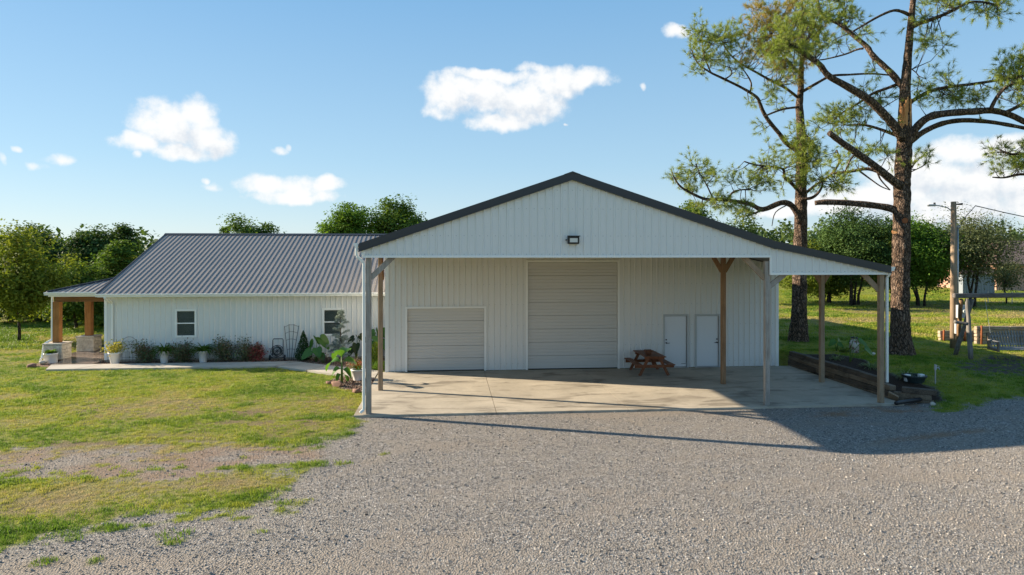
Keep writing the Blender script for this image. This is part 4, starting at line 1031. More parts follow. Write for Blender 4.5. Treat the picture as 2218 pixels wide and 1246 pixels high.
# ------------------------------------------------------------------ plants
def dirs(n, rng, up=.3):
    d = rng.normal(size=(n, 3)); d[:, 2] = np.abs(d[:, 2])*1.0+up; return d/np.linalg.norm(d, axis=1)[:, None]
def shrub(name, label, cat, loc, h, r, mat, leaves=900, size=.07, stems=9, seed=0, group=None, loose=.25, zlow=.15, flat=False):
    rng = np.random.default_rng(seed); t = thing(name, label, cat, loc, group, world=False)
    mb = MB(); cl = []
    for i in range(stems):
        a = rng.uniform(0, 6.28); rr = r*math.sqrt(rng.uniform(.1, 1)); hh = h*rng.uniform(.6, 1.0)*(1-.25*(rr/r)**2)
        tip = Vector((rr*math.cos(a), rr*math.sin(a), hh)); mid = tip*.5+Vector((rng.normal()*.04, rng.normal()*.04, hh*.1))
        mb.tube([(rng.normal()*.03, rng.normal()*.03, -.03), mid, tip], [.012, .009, .004], 5)
        for k in range(5):
            f = rng.uniform(zlow, 1.0); p = (mid*(2*f) if f < .5 else mid.lerp(tip, 2*f-1)); cl.append(p)
    mb.build('stems', M_twig, t)
    cl = np.array([c[:] for c in cl]); per = max(1, leaves//len(cl))
    cen = np.repeat(cl, per, 0) + rng.normal(size=(len(cl)*per, 3))*np.array([r*loose, r*loose, r*loose*.8])
    cen = cen[cen[:, 2] > .03]
    V, F = leaf_quads(cen, rng, size, .6); np_mesh('foliage', V, F, mat, t); return t
def pot(name, label, loc, h=.42, r=.2, rb=.14, mat=None):
    t = thing(name, label, 'plant pot', loc, 'white pots with plants along the house', world=False)
    MB().lathe([(rb, 0), (rb*1.02, .02), (r*.97, h*.86), (r*1.06, h*.87), (r*1.06, h), (r*.96, h), (r*.92, h*.9), (.01, h*.9)], seg=28).build('vessel', mat or M_pot, t, True)
    MB().lathe([(r*.93, h*.9+.004), (.01, h*.9+.012)], seg=20).build('soil', M_soil, t)
    return t
def fern(t, z, n=60, L=.42, mat=None, seed=0, W=.05, up=.5, droop=.28):
    rng = np.random.default_rng(seed); mb = MB()
    for i in range(n):
        a = rng.uniform(0, 6.28); e = rng.uniform(up*.4, up*2.2)
        mb.leaf((math.cos(a)*.05, math.sin(a)*.05, z), (math.cos(a), math.sin(a), e), (0, 0, 1), L*rng.uniform(.6, 1.15), W*rng.uniform(.7, 1.2), droop*rng.uniform(.6, 1.5), shape=(.8, 1, 1, .8, .5))
    return mb.build('foliage', mat or M_fern, t)
def big_leaf_plant(name, label, loc, specs, mat=None, seed=0, cat='plant', stemr=.018):
    """specs: (azimuth, stalk height, stalk reach, leaf length, leaf width)"""
    t = thing(name, label, cat, loc, None, world=False)
    for (a, h, rch, L, W) in specs:
        d = Vector((math.cos(a), math.sin(a), 0)); tip = d*rch+Vector((0, 0, h))
        MB().tube([(0, 0, -.03), d*rch*.35+Vector((0, 0, h*.6)), tip], [stemr, stemr*.8, stemr*.5], 6).build('stalk', M_stem, t, True)
        # heart leaf: blade tilted outward from the stalk tip, two lobes behind the stalk, point hanging
        ax_ = (d*.62+Vector((random.uniform(-.2, .2), random.uniform(-.2, .2), -.62))).normalized(); nn = (d*.45+Vector((0, -.75, .50))); sd = ax_.cross(nn).normalized(); nn = sd.cross(ax_).normalized()
        prof = [(-.30, .12, .30), (-.20, .0, .46), (0.0, .0, .50), (.2, .0, .47), (.4, .0, .38), (.6, .0, .24), (.78, .0, .08)]
        mb = MB(); rows = []
        for (s_, inner, half) in prof:
            c_ = tip+ax_*L*s_ - nn*L*.16*s_*s_
            wv = .02*L*math.sin(s_*13)
            rows.append([c_+sd*W*(half)+nn*(.10*W*half/.5+wv), c_+sd*W*max(inner, half*.45)+nn*.03*W, c_ + (sd*W*inner if inner else sd*0), c_ - (sd*W*inner if inner else sd*0), c_-sd*W*max(inner, half*.45)+nn*.03*W, c_-sd*W*half+nn*(.10*W*half/.5-wv)])
        vs = [p for r_ in rows for p in r_]; fs = []
        for i in range(len(rows)-1):
            for j in (0, 1, 3, 4): fs.append((i*6+j, i*6+j+1, i*6+6+j+1, i*6+6+j))
        mb.add(vs, fs)
        mb.build('leaf', mat or M_ear, t, True)
    return t

gp_ = lambda u, v, z=GZ: G(u, v, z)
def wp_(u, Y): 
    q = PY(u, 700, Y); return Vector((q.x, Y, GZ))
# pots along the walk
p = wp_(249, 30.25); t = pot('potted_plant', 'tapered white pot of yellow flowers at the house corner', p, .52, .25, .15)
rg2 = np.random.default_rng(4); cen = rg2.normal(size=(620, 3))*np.array([.19, .19, .13])+np.array([0, 0, .70]); V, F = leaf_quads(cen, rg2, .085, .6); np_mesh('foliage', V, F, M_yellowfl, t)
p = wp_(356, 30.4); t = pot('potted_plant', 'white pot with green fern left of the first window', p, .52, .21, .14); fern(t, .50, 130, .66, seed=2, up=.75)
p = wp_(440, 30.45); t = pot('potted_plant', 'white pot with green fern right of the first window', p, .50, .20, .14); fern(t, .48, 130, .68, seed=3, up=.75)
p = gp_(110, 786); t = pot('potted_plant', 'squat white pot with broad leaves beside the porch stone pedestal', p, .42, .26, .25); 
fern(t, .40, 36, .32, M_leaf_bright, 5, .13, .7, .2)
p = gp_(776, 824); t = pot('potted_plant', 'white pot with red flowers half hidden behind the front post', p, .42, .26, .17); fern(t, .40, 40, .26, M_leaf_mid, 7, .06, .8, .2)
rg2 = np.random.default_rng(14); cen = rg2.normal(size=(110, 3))*np.array([.14, .14, .07])+np.array([0, 0, .58]); V, F = leaf_quads(cen, rg2, .06, .8); np_mesh('flowers', V, F, M_redfl, t)
# rose shrubs
for i, (u, v, h, r, mt, lb) in enumerate(((318, 779, .85, .42, M_rose, 'bronze tipped rose bush beside the heart trellis'), (396, 779, .85, .42, M_rose, 'open leafy rose bush between the two fern pots'),
        (487, 777, 1.15, .45, M_rose, 'tallest dark rose bush right of the fern pots'), (535, 777, .98, .42, M_rose, 'dark rose bush next to the red tinged one'), (556, 776, .72, .30, M_rosered, 'red tinged rose bush left of the hose reel'))):
    shrub('rose_bush', lb, 'rose bush', wp_(u, 30.55), h*1.08, r*1.25, mt, 1700, .08, 15, 20+i, 'rose bushes along the house wall', .30)
# heart trellis
tr = thing('wire_trellis', 'thin arched wire trellis with a heart on the house wall', 'trellis', wp_(280, 30.9)); c0 = wp_(280, 30.9); y_ = HY-.06
cx_ = PY(280, 750, y_).x; mb = MB(); rr = .30; z1 = .72
arch = [(cx_-rr, y_, -.05), (cx_-rr, y_, z1)]+[(cx_-rr*math.cos(a), y_, z1+rr*math.sin(a)) for a in np.linspace(.2, 2.94, 10)]+[(cx_+rr, y_, z1), (cx_+rr, y_, -.05)]
mb.tube(arch, .007, 5).build('arch', M_black, tr)
mb = MB()
for z in (.12, .36, .66): mb.tube([(cx_-rr, y_, z), (cx_+rr, y_, z)], .005, 5)
for dx in (-.14, 0, .14): mb.tube([(cx_+dx, y_, -.05), (cx_+dx, y_, .36)], .005, 5)
mb.build('bars', M_black, tr)
heart = [(cx_+.012*16*math.sin(a)**3, y_-.008, .70+.012*(13*math.cos(a)-5*math.cos(2*a)-2*math.cos(3*a)-math.cos(4*a))) for a in np.linspace(0, 6.28, 28)[:-1]]
MB().tube(heart, .006, 5, closed=True).build('heart', M_black, tr)
# fan trellis
c0 = PY(630, 772, HY-.25); ft_ = thing('fan_trellis', 'dark metal fan trellis leaning by the house wall', 'trellis', (c0.x, HY-.25, GZ))
bx_, y_ = c0.x, HY-.28
tops = [-.31, -.11, .10, .31]; bots = [-.10, -.035, .03, .09]; ztop = [1.42, 1.50, 1.50, 1.44]
for a, b, z in zip(tops, bots, ztop): MB().tube([(bx_+b, y_, -.1), (bx_+a, y_+.18, z)], .011, 6).build('rod', M_black, ft_)
for f in (.33, .60, .80, .985):
    pts = [(bx_+b+(a-b)*f, y_+.18*f-.012, -.1+(z+.1)*f*(1.0 if i in (1, 2) else .985)) for i, (a, b, z) in enumerate(zip(tops, bots, ztop))]
    MB().tube(pts, .008, 6).build('crossbar', M_black, ft_)
# hose reel cart
c0 = wp_(598, 30.5); hr = thing('hose_reel_cart', 'black garden hose reel cart parked against the house wall', 'hose reel', c0); x, y, z = c0.x, c0.y+.12, GZ
MB().tube([(x-.23, y+.16, z+.2), (x-.22, y+.22, z+.88), (x-.19, y+.22, z+.93), (x+.19, y+.22, z+.93), (x+.22, y+.22, z+.88), (x+.23, y+.16, z+.2)], .018, 6).build('handle', M_black, hr)
for s in (-1, 1):
    wh = MB().tube([(x+s*.29, y+.10, z+.12), (x+s*.34, y+.10, z+.12)], .12, 16).build('wheel', M_black, hr)
    MB().tube([(x+s*.341, y+.10, z+.12), (x+s*.346, y+.10, z+.12)], .04, 10).build('hub', M_meter, wh)
MB().box(x-.27, x+.27, y-.1, y-.06, z+.12, z+.16).build('front_bar', M_black, hr); MB().box(x-.27, x-.23, y-.06, y+.2, z+.12, z+.16).build('side_rail', M_black, hr); MB().box(x+.23, x+.27, y-.06, y+.2, z+.12, z+.16).build('side_rail', M_black, hr)
for yy in (y-.08, y+.15):
    ring = [(x+.24*math.cos(a), yy, z+.42+.24*math.sin(a)) for a in np.linspace(0, 6.28, 25)[:-1]]
    m_b = MB().tube(ring, .014, 6, closed=True)
    for a in np.linspace(0, 3.14, 5)[:-1]: m_b.tube([(x+.24*math.cos(a), yy, z+.42+.24*math.sin(a)), (x-.24*math.cos(a), yy, z+.42-.24*math.sin(a))], .008, 5)
    m_b.build('reel_flange', M_black, hr)
for k in range(6):
    yy = y-.05+k*.035; ring = [(x+.17*math.cos(a), yy, z+.42+.17*math.sin(a)) for a in np.linspace(0, 6.28, 21)[:-1]]
    MB().tube(ring, .016, 6, closed=True).build('hose_coil', M_basket, hr)

# conical evergreens
def conifer(name, label, loc, h, r, mat, n, seed, power=.8, size=.06):
    rng = np.random.default_rng(seed); t = thing(name, label, 'shrub', loc, None, world=False)
    MB().tube([(0, 0, -.05), (0, 0, h*.9)], [.03, .006], 6).build('trunk', M_twig, t)
    zf = 1-rng.uniform(0, 1, n)**.62; a = rng.uniform(0, 6.28, n); lump = 1+.16*np.sin(a*3+zf*9+seed)+.10*np.sin(a*7-zf*23)
    rr = r*np.clip(1-zf, 0, 1)**power*np.minimum(1, .62+zf*4)*lump*rng.uniform(.72, 1.03, n)
    cen = np.stack([rr*np.cos(a), rr*np.sin(a), .04+zf*(h-.04)], 1); out = np.stack([np.cos(a), np.sin(a), np.full(n, .2)], 1)
    V, F = leaf_quads(cen, rng, size, .5, .6, out*1.6); np_mesh('foliage', V, F, mat, t); return t
conifer('conical_evergreen', 'dark green pointed evergreen next to the fan trellis', wp_(657, 30.6), 1.32, .37, M_conif, 3600, 1)
conifer('conical_evergreen', 'yellow green rounded evergreen seen between the two left posts', wp_(813, 29.2), .98, .27, M_conify, 2600, 2, .42)
# blue cedar
cb = thing('blue_cedar', 'young blue grey weeping cedar in front of the second window', 'tree', wp_(738, 29.4), None, world=False)
rng4 = np.random.default_rng(9); mb = MB(); mb.tube([(0, 0, -.05), (.02, 0, .8), (-.03, .02, 1.6), (.0, 0, 2.15), (.03, 0, 2.35)], [.03, .026, .018, .008, .004], 6); nc = []
for i in range(60):
    f = rng4.uniform(.12, .97); z = f*2.3; a = rng4.uniform(0, 6.28); L = (1.05-.9*f)*rng4.uniform(.45, 1.0)*.95
    tip = Vector((math.cos(a)*L, math.sin(a)*L, z+L*rng4.uniform(-.05, .38))); st = Vector((0, 0, z)); mid = st.lerp(tip, .5)+Vector((0, 0, .05))
    mb.tube([st, mid, tip], [.010, .007, .003], 4)
    for k in range(int(10+46*L)):
        q_ = rng4.uniform(.12, 1.0); p_ = (st.lerp(mid, q_*2) if q_ < .5 else mid.lerp(tip, q_*2-1)); nc.append((p_.x, p_.y, p_.z))
mb.build('branches', M_twig, cb); nc = np.array(nc); cen = np.repeat(nc, 11, 0)+rng4.normal(size=(len(nc)*11, 3))*.024; V, F = leaf_quads(cen, rng4, .06, .26, .5); np_mesh('foliage', V, F, M_cedarblue, cb)
# broad-leaved plants
big_leaf_plant('elephant_ear', 'large green elephant ear right of the dark pointed evergreen', wp_(685, 30.1), [(2.7, .75, .22, .62, .50), (.4, .95, .25, .66, .52), (3.6, .45, .3, .55, .42), (-1.2, .55, .22, .5, .42), (5.6, .3, .3, .45, .34), (1.5, 1.0, .1, .5, .4)])
big_leaf_plant('elephant_ear', 'bright elephant ear standing behind the two left posts', wp_(818, 30.4), [(2.9, 1.15, .2, .55, .45), (.3, 1.2, .25, .6, .48), (-1.6, 1.0, .2, .5, .4), (5.4, .8, .35, .55, .42), (3.9, .8, .35, .5, .4), (1.4, 1.25, .1, .5, .4)])
big_leaf_plant('dark_broad_plant', 'dark purple green broad leaved plant left of the front post', wp_(772, 30.2), [(2.9, .95, .18, .45, .36), (.2, 1.05, .2, .45, .34), (-1.5, .7, .22, .5, .34), (4.2, .55, .3, .5, .32), (1.3, 1.0, .1, .4, .3)], M_eardark)
bn = big_leaf_plant('banana_plant', 'young banana plant with torn paddle leaves in the stone bed', gp_(740, 830), [], cat='plant')
MB().tube([(0, 0, -.05), (.01, 0, .5), (.0, 0, .95)], [.055, .04, .02], 8).build('stem', M_stem, bn, True)
for (a, z0, e, L, W, dr) in ((2.9, .72, .9, .85, .22, .42), (.2, .75, .6, .85, .24, .35), (3.5, .5, .5, .62, .20, .5), (5.9, .45, .5, .70, .22, .5), (1.2, .9, 2.2, .8, .22, .3), (4.4, .9, 3.0, .75, .22, .30), (2.3, .9, 1.8, .8, .2, .45), (.9, .3, .3, .5, .16, .5), (4.0, .3, .4, .45, .15, .5)):
    MB().leaf((0, 0, z0), (math.cos(a), math.sin(a), e), (0, -.6, .6), L, W*1.6, dr, shape=(.10, .5, .95, 1, .9, .7, .4), fold=.12).build('leaf', M_ear, bn, True)
shrub('silver_shrub', 'silvery pink tipped shrub behind the white pot', 'shrub', gp_(765, 806), .55, .35, M_pinkpl, 900, .05, 12, 41, None, .25)
shrub('juniper', 'low bright green spreading juniper by the shop corner', 'shrub', gp_(822, 801), .30, .42, M_leaf_bright, 1800, .05, 14, 42, None, .28, .1)
shrub('low_groundcover', 'low brownish plant under the blue cedar', 'shrub', wp_(708, 29.8), .28, .42, M_twig, 500, .05, 10, 43, None, .3, .1)
# red rocks edging the stone bed
def rock(loc, s, label, seed, mat=M_rock):
    rg = np.random.default_rng(seed); bm = bmesh.new(); bmesh.ops.create_icosphere(bm, subdivisions=2, radius=1)
    V = np.array([v.co[:] for v in bm.verts]); Fc = np.array([[v.index for v in f.verts] for f in bm.faces]); bm.free()
    for k in range(10):
        d = rg.normal(size=3); d /= np.linalg.norm(d); h = rg.uniform(.45, .8); V -= np.outer(np.maximum(V@d-h, 0), d)
    V *= np.array(s); o = np_mesh('rock', V, Fc, mat); o.location = loc; o.rotation_euler = (0, 0, rg.uniform(0, 3)); tag(o, label, 'rock', 'rocks edging the beds'); return o
rock(gp_(730, 838)+Vector((0, 0, .08)), (.34, .2, .16), 'larger flat red sandstone rock edging the banana bed', 1); rock(gp_(712, 833)+Vector((0, 0, .05)), (.2, .14, .1), 'smaller red rock left of the flat sandstone by the banana', 2)
rock(gp_(770, 850)+Vector((0, 0, .05)), (.26, .16, .11), 'red sandstone rock beside the front left post', 3)
rock(gp_(70, 796)+Vector((0, 0, .06)), (.3, .2, .14), 'brown rock at the left end of the walkway', 4); rock(gp_(92, 790)+Vector((0, 0, .06)), (.26, .2, .12), 'pale rock behind the brown one at the walkway end', 5, M_stone)
rock(gp_(2020, 878)+Vector((0, 0, .05)), (.12, .1, .09), 'small pale stone at the end of the timber wall', 6, M_stone)
rock(gp_(1892, 769, TER)+Vector((0, 0, .03)), (.14, .1, .08), 'pale stone in the mulch bed near the milk can', 7, M_stone)

# ---- plants and things of the timber bed
bz = TER+GZ
big_leaf_plant('elephant_ear', 'green elephant ear with long stalks in the timber bed', gp_(1840, 784, bz), [(.15, .75, .55, .55, .28), (.5, .95, .35, .6, .24), (-.35, .50, .62, .45, .26)], seed=3)
big_leaf_plant('elephant_ear', 'small elephant ear behind the lean-to post', gp_(1812, 760, bz), [(.3, .42, .12, .38, .28), (2.8, .38, .12, .36, .26), (-1.2, .3, .15, .3, .22)])
def grass_clump(u, v, z, label, L, n, seed):
    t = thing('ornamental_grass', label, 'grass clump', gp_(u, v, z), 'variegated grass clumps in the timber bed', world=False)
    fern(t, 0.0, n, L, M_varieg, seed, .018, .9, .30); return t
grass_clump(1812, 779, bz, 'variegated grass clump right beside the lean-to middle post', .42, 70, 1)
grass_clump(1886, 797, bz, 'variegated grass clump under the elephant ear leaves', .50, 90, 2); grass_clump(1962, 817, bz-.1, 'variegated grass clump left of the black basket', .46, 80, 3)
shrub('small_green_plant', 'small yellow green plant behind the variegated grass', 'plant', gp_(1828, 765, bz), .22, .25, M_leaf_yel, 220, .08, 8, 44)
mc = thing('milk_can', 'old rust and white painted milk can in the timber bed', 'milk can', gp_(1850, 764, bz)); c = gp_(1850, 764, bz)
m_can, t_, b_, o_ = newmat('rusty_white_paint'); n_ = t_.noise(t_.coord(), 7, 5, .7)
t_.link(t_.ramp(n_, [(.42, (.17, .055, .028)), (.50, (.50, .47, .44)), (.7, (.66, .64, .61))]), b_.inputs['Base Color']); setv(b_, Roughness=.7)
MB().lathe([(.16, 0), (.19, .02), (.19, .38), (.20, .40), (.19, .42), (.12, .52), (.11, .58), (.13, .60)], c, 20).build('body', m_can, mc, True)
MB().lathe([(.135, .602), (.15, .61), (.15, .65), (.06, .67), (.03, .69)], c, 20).build('lid', M_black, mc, True)
for s in (-1, 1): MB().tube([(c.x+s*.17, c.y, c.z+.44), (c.x+s*.22, c.y, c.z+.5), (c.x+s*.13, c.y, c.z+.56)], .012, 6).build('handle', M_black, mc)
c = gp_(1980, 833, .15); bk = thing('basket_planter', 'dark green basket style planter bowl near the spigot', 'planter', c)
mb = MB(); 
mb.lathe([(.24, 0), (.25, .02), (.34, .27), (.39, .28), (.39, .33), (.35, .33), (.30, .10), (.01, .09)], c, 28).build('bowl', M_basket, bk)
for k in range(28):
    a = 6.283*k/28; MB().beam((c.x+.252*math.cos(a), c.y+.252*math.sin(a), c.z+.03), (c.x+.338*math.cos(a), c.y+.338*math.sin(a), c.z+.265), .03, .02, up=(math.cos(a), math.sin(a), 0)).build('rib', M_basket, bk)
for s in (-1, 1): MB().box(c.x+s*.25-.08, c.x+s*.25+.08, c.y-.08, c.y+.06, c.z+.12, c.z+.35).build('tag', M_trim, bk)
c = gp_(2026, 842, .12); sp_ = thing('yard_hydrant', 'slim galvanised yard hydrant with dark spigot head near the drive', 'hydrant', c)
MB().tube([(c.x, c.y, c.z-.2), (c.x, c.y, c.z+.66)], .022, 10).build('pipe', M_steel, sp_)
MB().tube([(c.x, c.y, c.z+.64), (c.x, c.y, c.z+.80)], [.045, .035], 10).build('head', M_meter, sp_)
MB().tube([(c.x, c.y, c.z+.70), (c.x+.10, c.y-.02, c.z+.70), (c.x+.13, c.y-.03, c.z+.64)], .02, 8).build('spout', M_meter, sp_)
MB().beam((c.x-.03, c.y, c.z+.81), (c.x+.15, c.y, c.z+.73), .025, .015).build('lever', M_meter, sp_)

# ------------------------------------------------------------------ utility pole
c = gp_(2066, 755, bz); D = (c.x*SP+c.y*CP); up_ = thing('utility_pole', 'weathered wooden utility pole with lamp arm and meter boxes', 'utility pole', c)
sc_ = D/FPX; zt = CAMZ+(HYP-437)*sc_
MB().tube([(c.x, c.y, c.z-.3), (c.x-.01, c.y, zt)], [.155, .105], 14).build('pole', M_posttan, up_, True)
ax = Vector((CP, -SP, 0)); fr = Vector((-SP, -CP, 0)); pz = lambda v: CAMZ+(HYP-v)*sc_
MB().tube([c*1+ax*.15+fr*.03+Vector((0, 0, pz(v)-c.z)) for v in (495, 600, 662)], .042, 10).build('conduit', M_steel, up_, True)
MB().tube([c+ax*.15+fr*.03+Vector((0, 0, pz(496)-c.z)), c+ax*.17+fr*.05+Vector((0, 0, pz(490)-c.z)), c+ax*.24+fr*.05+Vector((0, 0, pz(493)-c.z))], [.055, .06, .05], 8).build('weatherhead', M_meter, up_, True)
def bx(du, v0, v1, w_, d_, nm, mat, parent=up_):
    q0 = c+ax*du+fr*.14; pts = [q0-ax*w_/2, q0+ax*w_/2, q0+ax*w_/2+fr*d_, q0-ax*w_/2+fr*d_]
    return MB().prism([(p.x, p.y, pz(v1)) for p in pts][::-1], (0, 0, pz(v0)-pz(v1))).build(nm, mat, parent, bevel=.012)
mt_ = bx(.17, 660, 688, .36, .16, 'meter_box', M_meter); 
q0 = c+ax*.25+fr*.30; q0.z = pz(673); MB().tube([q0, q0+fr*.09], [.085, .075], 14).build('meter_dial', M_lens, mt_)
bx(.05, 694, 722, .26, .14, 'breaker_box', M_meter)
MB().tube([c+ax*.07+fr*.2+Vector((0, 0, pz(v)-c.z)) for v in (722, 757)], .05, 8).build('conduit', M_steel, up_)
b0 = c+Vector((0, 0, pz(457)-c.z)); arm_ = [b0+ax*-.1, b0+ax*-.28+Vector((0, 0, .14)), b0+ax*-.62+Vector((0, 0, .22)), b0+ax*-.85+Vector((0, 0, .25))]
MB().tube(arm_, .025, 8).build('lamp_arm', M_steel, up_)
MB().beam(b0+ax*-.80+Vector((0, 0, .25)), b0+ax*-1.15+Vector((0, 0, .24)), .15, .09).build('lamp_head', M_meter, up_, bevel=.03)
MB().box(*(lambda q: (q.x-.03, q.x+.03, q.y-.03, q.y+.03, q.z, q.z+.07))(b0+ax*-.85+Vector((0, 0, .295)))).build('photocell', M_black, up_)
MB().tube([c+ax*.1+Vector((0, 0, pz(443)-c.z)), c+ax*.38+Vector((0, 0, pz(442)-c.z))], [.03, .045], 8).build('insulator', M_black, up_)
# service wire going off to the right
a_ = c+ax*.95+Vector((0, 0, pz(446)-c.z)); e_ = P(2700, 500, D+16); wr = [a_.lerp(e_, k/14)-Vector((0, 0, 1.0*4*(k/14)*(1-k/14)*.7)) for k in range(15)]
ow = MB().tube(wr, .022, 5).tube([c+ax*.12+Vector((0, 0, pz(500)-c.z)), c+ax*.55+Vector((0, 0, pz(468)-c.z)), a_], .016, 5).build('service_wire', M_black, None); tag(ow, 'black overhead service wire running from the utility pole to the right', 'wire')

# ------------------------------------------------------------------ log swing frame and swing
Lf, Lb = G(2103, 778, bz), G(2068, 768, bz); Ds = Lf.x*SP+Lf.y*CP
sf = thing('swing_frame', 'rustic grey log swing frame with heavy top beam', 'swing frame', Lf)
zb_ = CAMZ-(638-HYP)/FPX*Ds
b0 = P(2064, 641, Ds+.3); b1 = b0+Vector((4.3, -.55, .05)); 
MB().beam(b0, b1, .20, .19, jit=.03).build('top_beam', M_logx, sf, bevel=.03)
def log(a, b, r0, r1, nm, mat=M_log):
    n = 6; pts = [Vector(a).lerp(Vector(b), k/n)+Vector((random.uniform(-.012, .012), random.uniform(-.012, .012), 0)) for k in range(n+1)]
    return MB().tube(pts, [r0+(r1-r0)*k/n+random.uniform(-.005, .005) for k in range(n+1)], 10).build(nm, mat, sf, True)
apx = b0+Vector((.50, -.06, 0))
log(Lf-Vector((0, 0, .1)), apx+Vector((-.06, -.16, -.10)), .095, .075, 'leg'); log(Lb+Vector((0, 0, -.1)), P(2106, 648, Ds+.35), .09, .07, 'leg', M_log)
log(G(2074, 759, bz)-Vector((0, 0, .1)), P(2082, 650, Ds+.25), .085, .07, 'leg', M_postbrn)
m0 = P(2066, 697, Ds-.1); m1 = P(2097, 702, Ds-.25); log(m0, m1, .07, .06, 'cross_brace')
for k in (0, 1): log(Vector((b1.x-.35+.1*k, b1.y-.7+1.4*k, bz-.1)), b1+Vector((-.4, 0, -.1)), .09, .075, 'leg')
s0 = P(2145, 745, Ds-.05); sw = thing('porch_swing', 'weathered grey slatted swing bench hanging from the log frame', 'swing', s0); zs = s0.z-.12
sdx = (b1-b0).normalized(); sdy = Vector((-sdx.y, sdx.x, 0)).normalized()*-1      # sdy towards the camera
o0 = Vector((s0.x, s0.y, zs)); LN = 1.75
for k in range(5):
    a = o0+sdy*(.02+k*.105)+Vector((0, 0, .0-.012*k)); MB().beam(a, a+sdx*LN, .09, .025).build('seat_slat', M_swing, sw)
for k in range(16):
    f = (k+.5)/16; a = o0+sdx*(f*LN*.94+.05)+sdy*-.03+Vector((0, 0, -.02)); lean = (f-.5)*.5
    tp_ = a+sdx*lean*.35+sdy*-.16+Vector((0, 0, .54+.10*math.sin(math.pi*f)))
    MB().beam(a, tp_, .06, .02, up=sdx).build('back_slat', M_swing, sw)
for zz_, dy in ((.1, -.07), (.40, -.16)): 
    a = o0+sdy*dy+Vector((0, 0, zz_)); MB().beam(a, a+sdx*LN, .025, .07).build('back_rail', M_swing, sw)
for e in (0, LN):
    a = o0+sdx*e; MB().beam(a+sdy*-.12+Vector((0, 0, .28)), a+sdy*.50+Vector((0, 0, .26)), .08, .03).build('arm_rest', M_swing, sw)
    MB().beam(a+sdy*.46+Vector((0, 0, -.1)), a+sdy*.46+Vector((0, 0, .26)), .06, .05).build('arm_post', M_tie2, sw); MB().beam(a+sdy*-.05+Vector((0, 0, -.08)), a+sdy*-.16+Vector((0, 0, .55)), .09, .07).build('end_post', M_tie2, sw)
    MB().beam(a+sdy*-.15+Vector((0, 0, -.06)), a+sdy*.52+Vector((0, 0, -.08)), .05, .10).build('seat_frame', M_tie2, sw)
    top = Vector((a.x, (b0+(b1-b0)*((a.x-b0.x)/(b1.x-b0.x))).y, zb_)); pc = a+sdy*.0+Vector((0, 0, .55))
    n = int((top-pc).length/.045); mb = MB()
    for k in range(n):
        q0 = pc.lerp(top, k/n); q1 = pc.lerp(top, (k+1.25)/n); dx = Vector((.012, 0, 0)) if k % 2 else Vector((0, .012, 0))
        mb.tube([q0-dx*.2, (q0+q1)/2+dx, q1-dx*.2], .005, 4); mb.tube([q0-dx*.2, (q0+q1)/2-dx, q1-dx*.2], .005, 4)
    mb.build('chain', M_steel, sw)
# sunlit low timber wall behind the swing, held by rusty pipes
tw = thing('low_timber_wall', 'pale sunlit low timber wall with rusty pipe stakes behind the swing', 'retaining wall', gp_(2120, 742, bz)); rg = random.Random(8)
def trow(u0, u1, vbase, rows, d, pipes):
    a, b = G(u0, vbase, bz), G(u1, vbase, bz)
    for c_ in range(rows):
        n = 3; pts = [a.lerp(b, k/n) for k in range(n+1)]
        for p_, q_ in zip(pts, pts[1:]):
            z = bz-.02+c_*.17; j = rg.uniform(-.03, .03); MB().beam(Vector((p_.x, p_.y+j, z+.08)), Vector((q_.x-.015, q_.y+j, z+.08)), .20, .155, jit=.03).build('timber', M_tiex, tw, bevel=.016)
    for u in pipes:
        f = (u-u0)/(u1-u0); q_ = a.lerp(b, f); MB().tube([(q_.x, q_.y-.16, bz-.1), (q_.x+.02, q_.y-.15, bz+rows*.17+.02)], .045, 10).build('pipe_stake', M_rust, tw, True)
trow(2034, 2116, 738, 3, 0, (2039, 2084)); trow(2112, 2330, 745, 5, 0, (2120, 2230))

# ------------------------------------------------------------------ neighbours in the distance
D2 = 74.0
nb = thing('brick_house', 'distant brown roofed brick house at the right edge', 'house', P(2250, 628, D2))
m_b, t_, b_, o_ = newmat('far_brick'); br = nd(t_.nt, 'ShaderNodeTexBrick'); br.inputs['Scale'].default_value = 3.2
for k, v in (('Color1', (.42, .20, .13, 1)), ('Color2', (.52, .31, .21, 1)), ('Mortar', (.52, .45, .38, 1))): br.inputs[k].default_value = v
t_.link(t_.map(t_.coord(), (1, 1, 1), rot=(R(90), 0, 0)), br.inputs['Vector']); t_.link(br.outputs[0], b_.inputs['Base Color']); setv(b_, Roughness=.9)
M_shingle = painted('brown_shingles', (.20, .135, .11), .9, 0, .3, .12, .2)
a = P(2158, 628, D2); zt = CAMZ-(572-HYP)/FPX*D2
MB().box(a.x, a.x+16, a.y, a.y+9, .2, zt).build('wall', m_b, nb)
rf = MB(); e = .5; rz = zt+2.6
rf.add([(a.x-e, a.y-e, zt), (a.x+16+e, a.y-e, zt), (a.x+16+e, a.y+9+e, zt), (a.x-e, a.y+9+e, zt), (a.x+4.2, a.y+4.5, rz), (a.x+11.8, a.y+4.5, rz)], [(0, 1, 5, 4), (1, 2, 5), (2, 3, 4, 5), (3, 0, 4), (3, 2, 1, 0)]); rfo = rf.build('roof', M_shingle, nb)
MB().box(a.x-e-.03, a.x+16+e+.03, a.y-e-.06, a.y-e-.01, zt-.22, zt+.02).build('fascia', M_twig, rfo)
wx_ = P(2235, 600, D2).x; wn = MB().box(wx_, wx_+1.2, a.y-.06, a.y-.005, .9, zt-.5).build('window', M_trim, nb); MB().box(wx_+.1, wx_+1.1, a.y-.08, a.y-.061, 1.0, zt-.6).build('pane', M_glass, wn)
a = P(2086, 634, 66); b = P(2160, 634, 66)
